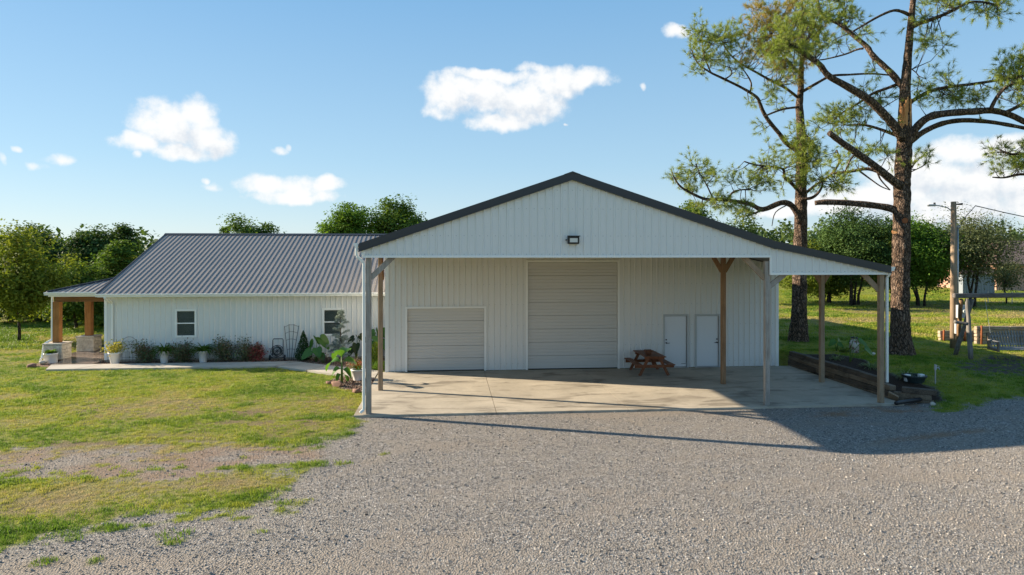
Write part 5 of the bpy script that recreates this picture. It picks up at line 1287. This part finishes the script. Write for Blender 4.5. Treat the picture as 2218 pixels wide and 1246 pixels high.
ns = thing('grey_outbuilding', 'low pale grey metal outbuilding behind the grey tree', 'shed', a); zt = CAMZ-(594-HYP)/FPX*66
M_gshed = painted('pale_blue_grey_metal', (.20, .23, .26), .6)
sheet('wall_panel', ns, M_gshed, (0, a.y, 0), (1,0,0), (0,0,1), (0,-1,0), a.x, b.x, a.z-.3, zt, sp=.3, width=1.2); MB().box(a.x, b.x, a.y+.03, a.y+1.6, a.z-.3, zt-.01).build('wall_core', M_gshed, ns)
MB().prism([(a.x-.2, a.y-.2, zt), (a.x-.2, a.y+.9, zt+.75), (a.x-.2, a.y+1.8, zt)], (b.x-a.x+.4, 0, 0)).build('roof', M_shingle, ns)
fe = thing('wire_fence', 'thin wire yard fence on the far right lawn', 'fence', P(2192, 660, 56)); q_ = []
for k, u in enumerate((2140, 2192, 2250, 2310)):
    p_ = P(u, 662, 56); q_.append(p_); MB().tube([(p_.x, p_.y, p_.z-.2), (p_.x, p_.y, p_.z+1.15)], .035, 6).build('post', M_steel, fe)
for z in (.3, .7, 1.1): MB().tube([p_+Vector((0, 0, z)) for p_ in q_], .012, 4).build('wire', M_steel, fe)

# ------------------------------------------------------------------ broad-leaved trees
def leaf_tree(name, label, u, vbase, d, vtop, halfw, mat, seed, n_cl=70, per=95, size=.2, trunk_r=.14, cz=.58, stems=1, zb=None, group=None, loose=1.0, bark=None, low=.18, depthk=1.0, du=0):
    rng = np.random.default_rng(seed); per = int(per*1.8); size = size*.90
    base = P(u, vbase, d) if zb is None else None
    if zb is not None: base = P(u, HYP+(CAMZ-zb)/d*FPX, d)
    h = CAMZ+(HYP-vtop)/FPX*d - base.z; r = halfw/FPX*d
    t = thing(name, label, 'tree', base, group, world=False)
    zl = h*low; zc = (zl+h)/2; rz = (h-zl)/2
    dv = rng.normal(size=(n_cl, 3)); dv /= np.linalg.norm(dv, axis=1)[:, None]
    lump = 1+.22*np.sin(dv[:, 0]*4+seed)*np.cos(dv[:, 1]*3+seed*1.7)+.16*np.sin(dv[:, 2]*6+dv[:, 0]*5+seed)
    rad = rng.uniform(.15, 1, n_cl)**.45*lump*.86
    cl = dv*rad[:, None]*np.array([r, r*depthk, rz])+np.array([du/FPX*d, 0, zc])
    cl[:, 2] = np.clip(cl[:, 2], zl*.8, h*.985)
    rc = .21*min(r, rz*1.2)
    k = np.repeat(np.arange(n_cl), per); sizes = rng.uniform(.6, 1.35, n_cl)
    cen = cl[k]+np.clip(rng.normal(size=(n_cl*per, 3)), -1.9, 1.9)*rc*sizes[k][:, None]*np.array([1, 1, .62])*loose
    cen = cen[cen[:, 2] > .1]
    out = cen-np.array([0, 0, zc]); out /= (np.linalg.norm(out, axis=1)[:, None]+1e-6)
    V, F = leaf_quads(cen, rng, size, .58, .5, out); np_mesh('crown', V, F, mat, t)
    mb = MB(); order = rng.permutation(n_cl)
    for s in range(stems):
        off = Vector((0, 0, 0)) if stems == 1 else Vector((rng.uniform(-.5, .5)*r*.35, rng.uniform(-.3, .3), 0))
        fork = off*1.6+Vector((rng.normal()*.1, rng.normal()*.1, max(zl*1.15, h*.22)))
        top = Vector((rng.normal()*r*.15, rng.normal()*r*.1, h*.8))+off
        mb.tube([off+Vector((0, 0, -.3)), off*1.1+Vector((0, 0, fork.z*.4)), fork, fork.lerp(top, .5), top], [trunk_r*1.25, trunk_r, trunk_r*.85, trunk_r*.5, trunk_r*.1], 8)
        for i in order[s::stems][:int(26/stems)+6]:
            e = Vector(cl[i]); st = fork.lerp(top, rng.uniform(0, .7)); mid = st.lerp(e, .5)+Vector((0, 0, .06*h*rng.uniform(-.4, 1)))
            mb.tube([st, mid, e], [trunk_r*.38, trunk_r*.22, trunk_r*.05], 5, cap=False)
    mb.build('trunk', bark or M_bark, t, True)
    return t
GL = 'trees of the left wood edge'
T = leaf_tree
T('lawn_tree', 'yellow green young tree on the left lawn with thin trunk', 42, 736, 36.5, 500, 100, M_leaf_yel, 1, 90, 110, .20, .075, low=.20, zb=GZ)
T('edge_tree', 'mid green bushy tree just behind the porch posts', 165, 716, 42, 562, 62, M_leaf_mid, 2, 70, 110, .19, .09, low=.06, zb=-.1, group=GL)
T('edge_tree', 'tall dark tree behind the yellow green lawn tree', 85, 705, 52, 486, 62, M_leaf_dark, 3, 80, 100, .26, .2, zb=-.1, group=GL)
T('edge_tree', 'dark mid height tree at the far left edge', -10, 705, 50, 498, 70, M_leaf_mid, 4, 80, 100, .26, .2, zb=-.1, group=GL)
T('edge_tree', 'tall dark tree with rounded top left of the roof', 195, 705, 50, 480, 52, M_leaf_dark, 5, 90, 100, .25, .2, zb=-.1, group=GL)
T('edge_tree', 'tallest dark tree closest to the house roof', 252, 705, 52, 474, 42, M_leaf_dark, 6, 80, 100, .25, .2, zb=-.1, group=GL)
T('edge_tree', 'lower bright tree touching the left roof slope', 300, 705, 46, 536, 42, M_leaf_yel, 7, 60, 100, .22, .14, zb=-.1, group=GL, low=.08)
T('edge_tree', 'mid green tree below the dark ones beside the roof', 255, 705, 45, 522, 50, M_leaf_mid, 8, 70, 110, .22, .14, zb=-.1, group=GL, low=.06)
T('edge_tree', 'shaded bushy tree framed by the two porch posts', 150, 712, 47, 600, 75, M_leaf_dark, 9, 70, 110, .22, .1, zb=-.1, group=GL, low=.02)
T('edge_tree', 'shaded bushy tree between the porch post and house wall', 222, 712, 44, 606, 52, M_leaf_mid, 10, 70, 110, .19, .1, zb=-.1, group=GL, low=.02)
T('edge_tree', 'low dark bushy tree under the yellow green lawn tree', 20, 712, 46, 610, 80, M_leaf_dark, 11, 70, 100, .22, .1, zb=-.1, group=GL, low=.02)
T('edge_tree', 'dark round tree behind the bushy ones at left', 130, 705, 54, 515, 55, M_leaf_dark, 12, 80, 100, .25, .16, zb=-.1, group=GL, low=.05)
T('yard_tree', 'rounded tree top showing over the middle of the house roof', 545, 0, 58, 466, 55, M_leaf_mid, 13, 80, 100, .24, .2, zb=0, low=.3)
T('yard_tree', 'small sliver of tree top just left of the rounded one', 482, 0, 60, 494, 22, M_leaf_mid, 14, 40, 70, .24, .1, zb=0, low=.3)
T('yard_tree', 'left of the two large leafy trees behind the shop roof', 752, 0, 54, 428, 62, M_leaf_bright, 15, 90, 130, .24, .22, zb=0, low=.25)
T('yard_tree', 'right of the two large leafy trees behind the shop roof', 858, 0, 56, 424, 68, M_leaf_mid, 16, 100, 130, .25, .22, zb=0, low=.25)
T('roadside_tree', 'dark tree top just above the right roof slope', 1500, 0, 58, 428, 55, M_leaf_mid, 17, 70, 110, .24, .2, zb=.4, low=.2)
T('roadside_tree', 'shaded tree top right of it above the lean-to roof', 1590, 0, 60, 462, 60, M_leaf_dark, 18, 70, 110, .24, .2, zb=.4, low=.2)
T('yard_tree', 'yellow green spreading bush tree right of the left pine', 1790, 0, 58, 512, 66, M_leaf_yel, 19, 80, 120, .22, .12, zb=.4, low=.06, stems=3)
T('sapling', 'thin pale trunked sapling by the lean-to post', 1742, 0, 52, 560, 46, M_leaf_yel, 20, 60, 50, .17, .07, zb=.44, low=.25, bark=M_posttan)
T('yard_tree', 'large dark green crape myrtle clump seen over the lean-to', 1852, 0, 55, 446, 80, M_leaf_dark, 21, 130, 150, .19, .10, zb=.44, low=.20, stems=4)
T('yard_tree', 'bright leafy tree behind the right pine trunk', 1930, 0, 58, 502, 56, M_leaf_yel, 22, 80, 110, .2, .1, zb=.44, low=.1, stems=2)
T('yard_tree', 'bright green multi stemmed tree right of the right pine', 2000, 0, 54, 468, 74, M_leaf_bright, 23, 130, 150, .2, .09, zb=.44, low=.16, stems=3)
T('yard_tree', 'loose grey green tree behind the utility pole', 2105, 0, 53, 446, 84, M_leaf_grey, 24, 130, 90, .16, .08, zb=.44, low=.22, stems=4, loose=1.25)
T('yard_tree', 'small ragged tree in front of the brick house', 2180, 0, 56, 560, 34, M_leaf_grey, 25, 40, 45, .16, .06, zb=.44, low=.3, loose=1.4)
# far woods: one mass nobody could count
def woods(name, label, u0, u1, d, vtop, n, seed, mat, var=22):
    rng = np.random.default_rng(seed); cs = []
    for i in range(n):
        u = u0+(u1-u0)*(i+rng.uniform(-.5, .5))/n; dd = d*rng.uniform(.95, 1.18); vt = vtop+rng.uniform(-var*.4, var)
        b = P(u, HYP, dd); zt = CAMZ+(HYP-vt)/FPX*dd; r = rng.uniform(2.0, 3.4)
        m = 420; dv = rng.normal(size=(m, 3)); dv /= np.linalg.norm(dv, axis=1)[:, None]
        c = dv*np.array([r, r, zt*.5])*(rng.uniform(.5, 1, m)**.4*(1+.2*np.sin(dv[:, 0]*5+i)+.15*np.sin(dv[:, 2]*7+i)))[:, None]+np.array([b.x, b.y, zt*.5])
        cs.append(c)
    cen = np.concatenate(cs); cen = cen[cen[:, 2] > 0]; V, F = leaf_quads(cen, rng, .62, .62, .5); o = np_mesh(name, V, F, mat); tag(o, label, None, None, 'stuff')
woods('far_woods', 'distant woods behind the left lawn trees', -1300, 360, 66, 512, 92, 1, M_leaf_dark)
woods('far_woods', 'distant hazy woods along the horizon behind the right lawn', 1380, 3200, 92, 488, 150, 2, M_leaf_far, 18)
woods('far_woods', 'distant woods behind the house', 330, 1400, 120, 530, 60, 3, M_leaf_far, 16)

# ------------------------------------------------------------------ pines
def pine_trunk(t, pts, d):
    """tapered trunk of thick plated bark; pts = (photo x, photo y, width px)"""
    P3 = [P(u, v, d) for u, v, w_ in pts]; rad = [w_*.87/2/FPX*d for _, _, w_ in pts]
    cum = [0]; 
    for a, b in zip(P3, P3[1:]): cum.append(cum[-1]+(b-a).length)
    Lz = cum[-1]; n = int(Lz/.05); seg = 40; rows = []
    for i in range(n+1):
        s = Lz*i/n; k = max(j for j in range(len(cum)-1) if cum[j] <= s+1e-9); f = (s-cum[k])/(cum[k+1]-cum[k])
        f2 = f*f*(3-2*f)
        p = P3[k].lerp(P3[k+1], f2*.6+f*.4); r = rad[k]+(rad[k+1]-rad[k])*f
        th = np.arange(seg)/seg*2*np.pi
        cell = vnoise(th*seg/2/np.pi*.42, np.full(seg, s*4.5), 7); rid = np.abs(vnoise(th/(2*np.pi)*14+(s*.4), np.full(seg, s*2.2), 3)-.5)*2
        rr = r*(1+.10*(cell-.5)+.09*(rid-.5))+.012*(vnoise(th*8, np.full(seg, s*12), 9)-.5)
        rows.append(np.stack([p.x+rr*np.cos(th), p.y+rr*np.sin(th), np.full(seg, p.z)], 1))
    V = np.concatenate(rows)-np.array(t.location); F = []
    ii = np.arange(n)[:, None]*seg; jj = np.arange(seg)[None, :]
    F = np.stack([ii+jj, ii+(jj+1) % seg, ii+seg+(jj+1) % seg, ii+seg+jj], -1).reshape(-1, 4)
    return np_mesh('trunk', V, F, M_pinebark, t, True)
class Pine:
    def __init__(s, t, d, seed):
        s.t, s.d, s.rng = t, d, np.random.default_rng(seed); s.limbs = []; s.nodes = []
    def limb(s, pts, w0, w1, dep=0.0, dep1=None):
        """one bough: photo points, widths in px, depth offset at start and end"""
        dep1 = dep if dep1 is None else dep1; n = len(pts)
        c = [P(u, v, s.d+dep+(dep1-dep)*i/(n-1)) for i, (u, v) in enumerate(pts)]
        fine = []
        for i in range(n-1):
            p0, p1, p2, p3 = c[max(i-1, 0)], c[i], c[i+1], c[min(i+2, n-1)]
            for k in range(4):
                f = k/4; fine.append(.5*((2*p1)+(p2-p0)*f+(2*p0-5*p1+4*p2-p3)*f*f+(3*p1-p0-3*p2+p3)*f**3))
        fine.append(c[-1]); m = len(fine)
        rad = [((w0+(w1-w0)*i/(m-1))*.84/2/FPX*s.d)*(1+s.rng.uniform(-.07, .07)) for i in range(m)]
        off = s.t.location
        MB().tube([p-off for p in fine], rad, 9).build('bough', M_pinebark, s.t, True)
        s.nodes += [(p, r) for p, r in zip(fine[m//4:], rad[m//4:])]
        return fine
    def foliage(s, clusters, name, mat, twigs=None, nl=.25, per=7, dens=1.45):
        """clusters: (photo x, y, half w, half h, depth, tufts)"""
        rng = s.rng; Vn, Vt = [], MB(); off = np.array(s.t.location); NB = np.array([p[:] for p, _ in s.nodes])
        for (u, v, hu, hv, dep, n) in clusters:
            ns = max(2, int(n*dens)//per)
            for i in range(ns):
                a = rng.uniform(0, 6.28); r_ = math.sqrt(rng.uniform()); 
                q = P(u+hu*r_*math.cos(a), v+hv*r_*math.sin(a), s.d+dep+rng.normal()*.5); qn = np.array(q[:])
                j = np.argsort(((NB-qn)**2).sum(1))[:3]; b = NB[j[rng.integers(0, 3)]]; L = np.linalg.norm(qn-b)
                mid = (b+qn)/2+rng.normal(size=3)*.07*L-np.array([0, 0, .10*L])
                if L < 4.5: Vt.tube([Vector(b-off), Vector(mid-off), Vector(qn-off)], [.022, .015, .008], 4, cap=False)
                grow = (qn-mid); grow /= (np.linalg.norm(grow)+1e-6)
                for k in range(per):
                    dv = grow*.6+rng.normal(size=3)*.8+np.array([0, 0, .25]); dv /= np.linalg.norm(dv); e = qn+dv*rng.uniform(.10, .70)
                    Vt.tube([Vector(qn-off), Vector(e-off)], [.007, .004], 3, cap=False)
                    m = 34; nd_ = dv*.95+rng.normal(size=(m, 3))*.62; nd_ /= np.linalg.norm(nd_, axis=1)[:, None]
                    st = e-dv*rng.uniform(0, .14, m)[:, None]; ln = nl*rng.uniform(.6, 1.15, m)[:, None]
                    sd = np.cross(nd_, rng.normal(size=(m, 3))); sd /= np.linalg.norm(sd, axis=1)[:, None]
                    tip = st+nd_*ln-np.array([0, 0, .05])*ln*3*rng.uniform(0, 1, m)[:, None]
                    Vn.append(np.stack([st-sd*.0062, st+sd*.0062, tip], 1).reshape(-1, 3))
        Vt.build('twigs', M_bark, s.t); V = np.concatenate(Vn)-off
        np_mesh(name, V, np.arange(len(V)).reshape(-1, 3), mat, s.t)
# right pine
bpos = G(1953, 768, bz); dB = bpos.x*SP+bpos.y*CP
pB = thing('pine_tree', 'tall pine right of the lean-to with torn scar on its trunk', 'tree', bpos, 'pines beside the shop')
pB2 = pB; del WORLD[pB.name]
pine_trunk(pB, [(1953, 782, 78), (1953, 762, 58), (1951, 730, 48), (1950, 660, 43), (1952, 560, 41), (1953, 470, 40), (1954, 400, 38), (1958, 330, 37), (1960, 290, 34), (1960, 240, 30), (1960, 200, 25), (1965, 140, 20), (1970, 80, 17), (1976, 20, 14), (1984, -60, 11), (1980, -140, 7), (1985, -200, 3)], dB)
sc0 = P(1961, 246, dB-.20); mb = MB(); L0 = Vector(pB.location)
for k in range(9):
    du = -10+2.6*k; h0, h1 = 222-random.uniform(0, 14)+abs(k-6)*2, 272+random.uniform(-8, 10)
    mb.beam(P(1961+du, h1, dB-.26+.004*(k-4)**2)-L0, P(1961+du+random.uniform(-1.5, 3), h0, dB-.24+.004*(k-4)**2)-L0, .055, .05, jit=.02)
mb.build('torn_scar', M_tornwood, pB)
q_ = P(1960, 478, dB-.335)-L0; MB().tube([q_, q_+Vector((-SP, -CP, 0))*.04], [.12, .11], 12).build('pruning_scar', M_rust, pB)
q_ = P(1938, 502, dB-.30)-L0; MB().tube([q_, q_+Vector((-SP-.6, -CP, 0))*.05], [.11, .10], 12).build('pruning_scar', M_tornwood, pB)
B = Pine(pB, dB, 2)
B.limb([(1950, 465), (1930, 452), (1890, 445), (1840, 440), (1790, 438), (1765, 440)], 20, 13, -.1, .5)
B.limb([(1950, 403), (1925, 385), (1895, 360), (1850, 328), (1815, 303), (1796, 288)], 22, 13, -.2, -1.2)
B.limb([(1955, 300), (1935, 270), (1912, 245), (1880, 215), (1830, 185), (1795, 165), (1775, 140), (1750, 122), (1722, 104), (1695, 92)], 24, 9, -.2, -1.6)
B.limb([(1960, 195), (1930, 158), (1892, 122), (1878, 102), (1850, 78), (1815, 50), (1790, 40), (1775, 20), (1768, -20)], 17, 7, 0, 1.2)
B.limb([(1968, 32), (1955, 26), (1935, 23), (1905, 35), (1870, 55), (1845, 70)], 9, 4, 0, -.8)
B.limb([(1962, 318), (1982, 280), (2010, 255), (2050, 246), (2110, 242), (2150, 240), (2190, 250), (2230, 268), (2290, 280)], 22, 12, -.1, -1.0)
B.limb([(1968, 310), (2000, 286), (2040, 268), (2085, 261), (2140, 264), (2190, 272), (2240, 282)], 16, 9, .1, 1.2)
B.limb([(1968, 225), (1990, 210), (2020, 196), (2060, 188), (2110, 182), (2160, 174), (2215, 165)], 11, 6, .1, .8)
B.limb([(1970, 62), (1995, 50), (2030, 38), (2070, 20), (2100, 5), (2130, 5), (2165, 12)], 12, 4, 0, -.6)
B.limb([(2145, 238), (2160, 210), (2185, 185), (2225, 178)], 10, 6, -.8, -1.4); B.limb([(2175, 245), (2215, 225), (2260, 190)], 10, 6, -.9, -.2)
B.limb([(1952, 298), (1925, 287), (1890, 275), (1862, 270), (1835, 272)], 10, 4, .2, 1.4); B.limb([(1955, 178), (1925, 190), (1890, 203), (1862, 222), (1835, 238), (1815, 250)], 9, 4, .1, 1.0)
B.limb([(1945, 398), (1915, 378), (1880, 366), (1840, 372), (1800, 376)], 12, 6, 0, 1.0); B.limb([(1862, 371), (1885, 388), (1908, 404), (1928, 412)], 5, 2, .6, .3); B.limb([(1900, 372), (1908, 390), (1928, 412)], 5, 3, .2, .3)
B.limb([(1870, 105), (1855, 108), (1830, 118), (1790, 128), (1775, 130)], 6, 3, .7, 1.4); B.limb([(1850, 335), (1840, 350), (1830, 372)], 5, 3, -.8, -.8)
B.limb([(1972, 365), (1990, 345), (2005, 335)], 4, 2, -.2, -.4); B.limb([(1974, 372), (1995, 362), (2010, 352)], 3, 2, 0, .4); B.limb([(1960, 140), (1990, 165), (1985, 200)], 3, 2, .1, .3)
B.limb([(1985, -60), (2020, -80), (2060, -90)], 8, 3, 0, .5); B.limb([(1984, -80), (1940, -105), (1900, -120)], 8, 3, 0, -.5)
B.foliage([(1720, 110, 40, 26, -1.6, 50), (1690, 80, 45, 40, -1.6, 80), (1745, 60, 45, 50, -1.4, 90), (1800, 25, 50, 30, 1.0, 100), (1830, 45, 35, 25, .9, 50), (1770, 95, 40, 30, -1.0, 50),
           (1875, 75, 22, 10, -.6, 18), (1820, 95, 30, 12, .9, 20),
           (2020, 85, 34, 24, -.2, 50), (1995, 30, 18, 24, 0, 30), (2060, 8, 45, 14, -.4, 45), (2150, 14, 42, 22, -.6, 80), (2030, 10, 30, 14, .2, 30),
           (2045, 175, 14, 18, .3, 22), (2060, 205, 36, 16, .5, 60), (2105, 212, 30, 16, .6, 45), (2010, 195, 22, 12, .3, 22), (2000, 178, 10, 8, .2, 8),
           (2195, 155, 32, 40, -1.0, 130), (2215, 205, 30, 30, -1.0, 70), (2160, 200, 18, 10, .4, 16), (2235, 130, 25, 30, -.8, 60),
           (1985, 355, 16, 16, -.2, 16), (2005, 330, 10, 6, -.3, 8), (1990, 225, 14, 12, 0, 12),
           (1990, -90, 70, 40, 0, 90), (1900, -110, 50, 30, -.3, 50)], 'needles', M_needle)
B.foliage([(1845, 250, 55, 26, 1.1, 110), (1800, 268, 34, 20, 1.1, 50), (1900, 215, 26, 14, .8, 34), (1870, 195, 22, 12, .6, 14), (1905, 335, 30, 22, .6, 40), (1860, 320, 26, 18, .8, 26), (1830, 345, 16, 16, -.4, 16), (1890, 150, 12, 8, 0, 5), (1930, 270, 14, 10, 0, 8), (1820, 375, 20, 14, .8, 20)], 'needles', M_needle)
# left pine
apos = G(1728, 739, bz); dA = apos.x*SP+apos.y*CP
pA = thing('pine_tree', 'slightly shorter pine directly behind the lean-to roof', 'tree', apos, 'pines beside the shop'); WORLD.pop(pA.name, None)
pine_trunk(pA, [(1728, 750, 66), (1729, 735, 48), (1731, 690, 39), (1732, 600, 34), (1734, 510, 32), (1735, 440, 29), (1735, 380, 26), (1737, 330, 23), (1734, 270, 20), (1731, 230, 18), (1735, 190, 14), (1736, 140, 11), (1740, 90, 8), (1738, 30, 5), (1738, -30, 2)], dA)
A = Pine(pA, dA, 4)
A.limb([(1733, 482), (1724, 458), (1710, 442), (1690, 440), (1652, 454), (1625, 442), (1595, 437), (1560, 432), (1530, 432), (1500, 420), (1475, 405), (1462, 388), (1455, 372)], 17, 3, -.2, -1.2)
A.limb([(1655, 453), (1635, 462), (1610, 470)], 6, 3, -.5, -.9); A.limb([(1575, 433), (1590, 415), (1620, 410)], 6, 3, -.8, -1.2); A.limb([(1545, 432), (1530, 400), (1515, 375), (1508, 355)], 4, 2, -1, -1.3)
A.limb([(1733, 330), (1705, 312), (1688, 290), (1665, 262), (1652, 240), (1645, 222), (1638, 210), (1610, 192), (1570, 172), (1535, 155), (1510, 135), (1498, 108)], 13, 3, -.2, -1.8)
A.limb([(1625, 200), (1627, 180), (1615, 158), (1600, 140)], 5, 2, -1.2, -1.6); A.limb([(1570, 172), (1585, 160), (1580, 145)], 4, 2, -1.5, -1.5); A.limb([(1540, 158), (1525, 120), (1520, 80), (1525, 55)], 4, 2, -1.6, -1.9)
A.limb([(1730, 232), (1700, 236), (1675, 244), (1655, 253)], 6, 4, -.1, -.9); A.limb([(1732, 215), (1700, 190), (1670, 175), (1640, 158), (1600, 135), (1575, 110), (1560, 80)], 8, 3, 0, -1.0)
A.limb([(1736, 200), (1770, 180), (1800, 165), (1840, 162), (1890, 160), (1945, 165)], 8, 4, .2, .9); A.limb([(1732, 160), (1705, 130), (1680, 100), (1665, 60)], 7, 3, .1, -.3); A.limb([(1738, 130), (1765, 95), (1780, 60)], 6, 3, .1, .3)
A.limb([(1734, 420), (1715, 398), (1700, 385), (1697, 368), (1680, 362), (1640, 358), (1612, 350)], 10, 3, -.3, -1.3); A.limb([(1734, 432), (1760, 428), (1778, 410), (1782, 388)], 9, 4, -.2, -.8); A.limb([(1738, 425), (1765, 402), (1800, 378), (1818, 350), (1812, 325)], 8, 4, .1, .8)
A.limb([(1735, 345), (1720, 320), (1735, 300), (1745, 290)], 5, 3, -.4, -1.0); A.limb([(1710, 442), (1680, 460), (1672, 490)], 3, 2, -.5, -.6)
A.foliage([(1475, 380, 20, 16, -1.2, 26), (1510, 362, 20, 18, -1.2, 34), (1530, 385, 26, 22, -1.1, 50), (1495, 408, 26, 12, -1, 26), (1590, 385, 18, 20, -1.2, 26), (1560, 440, 30, 14, -1.0, 50), (1600, 455, 30, 14, -.8, 50), (1520, 440, 26, 12, -1, 30), (1640, 400, 40, 14, -1, 40), (1470, 395, 12, 12, -1.2, 10),
           (1665, 372, 40, 22, -1.0, 80), (1690, 395, 30, 14, -.9, 30), (1735, 300, 36, 26, -1.0, 110), (1740, 345, 32, 30, -1.0, 110), (1750, 380, 26, 22, -.7, 60), (1800, 398, 30, 14, -.3, 60), (1825, 405, 12, 8, .2, 12), (1790, 340, 22, 20, .6, 26),
           (1525, 70, 26, 20, -1.8, 40), (1510, 110, 20, 24, -1.8, 40), (1560, 90, 34, 26, -1.5, 80), (1545, 130, 34, 22, -1.7, 60), (1590, 70, 24, 20, -1.3, 40), (1515, 148, 12, 14, -1.8, 16), (1600, 150, 30, 18, -1.4, 36), (1640, 225, 16, 10, -1, 10), (1665, 190, 24, 16, -.8, 26), (1690, 225, 22, 12, -.6, 16), (1650, 275, 12, 14, -.8, 8), (1670, 330, 18, 20, -.9, 16)], 'needles', M_needle)
A.foliage([(1640, 40, 40, 36, -.8, 150), (1690, 25, 50, 30, -.2, 150), (1660, 90, 48, 30, -.8, 150), (1720, 75, 45, 40, 0, 150), (1745, 30, 40, 40, .2, 110), (1680, 135, 45, 26, -.6, 110), (1735, 130, 36, 30, .2, 80), (1620, 115, 26, 20, -1.2, 50), (1710, 165, 36, 18, -.2, 60), (1770, 80, 26, 30, .4, 50)], 'yellowing_needles', M_needle_old, dens=.72)
A.foliage([(1660, 70, 60, 50, -.5, 110), (1720, 100, 60, 60, .2, 120), (1690, 150, 50, 26, -.3, 70), (1740, 20, 40, 30, .3, 60)], 'needles', M_needle, dens=1.0)
# third pine just outside the frame, one bough reaches in
cpos = P(2345, HYP+(CAMZ-bz)/30*FPX, 30); pC = thing('pine_tree', 'pine whose needle bough reaches in at the right edge', 'tree', cpos, 'pines beside the shop'); WORLD.pop(pC.name, None); dC = 30.0
pine_trunk(pC, [(2345, 762, 60), (2345, 730, 42), (2346, 600, 36), (2348, 450, 32), (2346, 330, 26), (2350, 200, 20), (2348, 60, 12), (2350, -60, 4)], dC)
Cn = Pine(pC, dC, 6); Cn.limb([(2346, 400), (2300, 390), (2250, 380), (2210, 378), (2175, 385), (2150, 384)], 12, 3, 0, -.5); Cn.limb([(2346, 360), (2290, 340), (2240, 330), (2200, 335), (2165, 325)], 10, 3, 0, -.2); Cn.limb([(2348, 250), (2300, 200), (2270, 190)], 10, 4)
Cn.foliage([(2205, 345, 26, 22, -.3, 70), (2165, 328, 18, 10, -.3, 20), (2150, 335, 10, 8, -.3, 8), (2235, 320, 24, 22, -.2, 60), (2180, 375, 24, 8, -.5, 16), (2218, 372, 20, 10, -.4, 26), (2260, 350, 30, 30, 0, 60), (2320, 180, 50, 40, 0, 60), (2350, 60, 60, 60, 0, 80)], 'needles', M_needle)
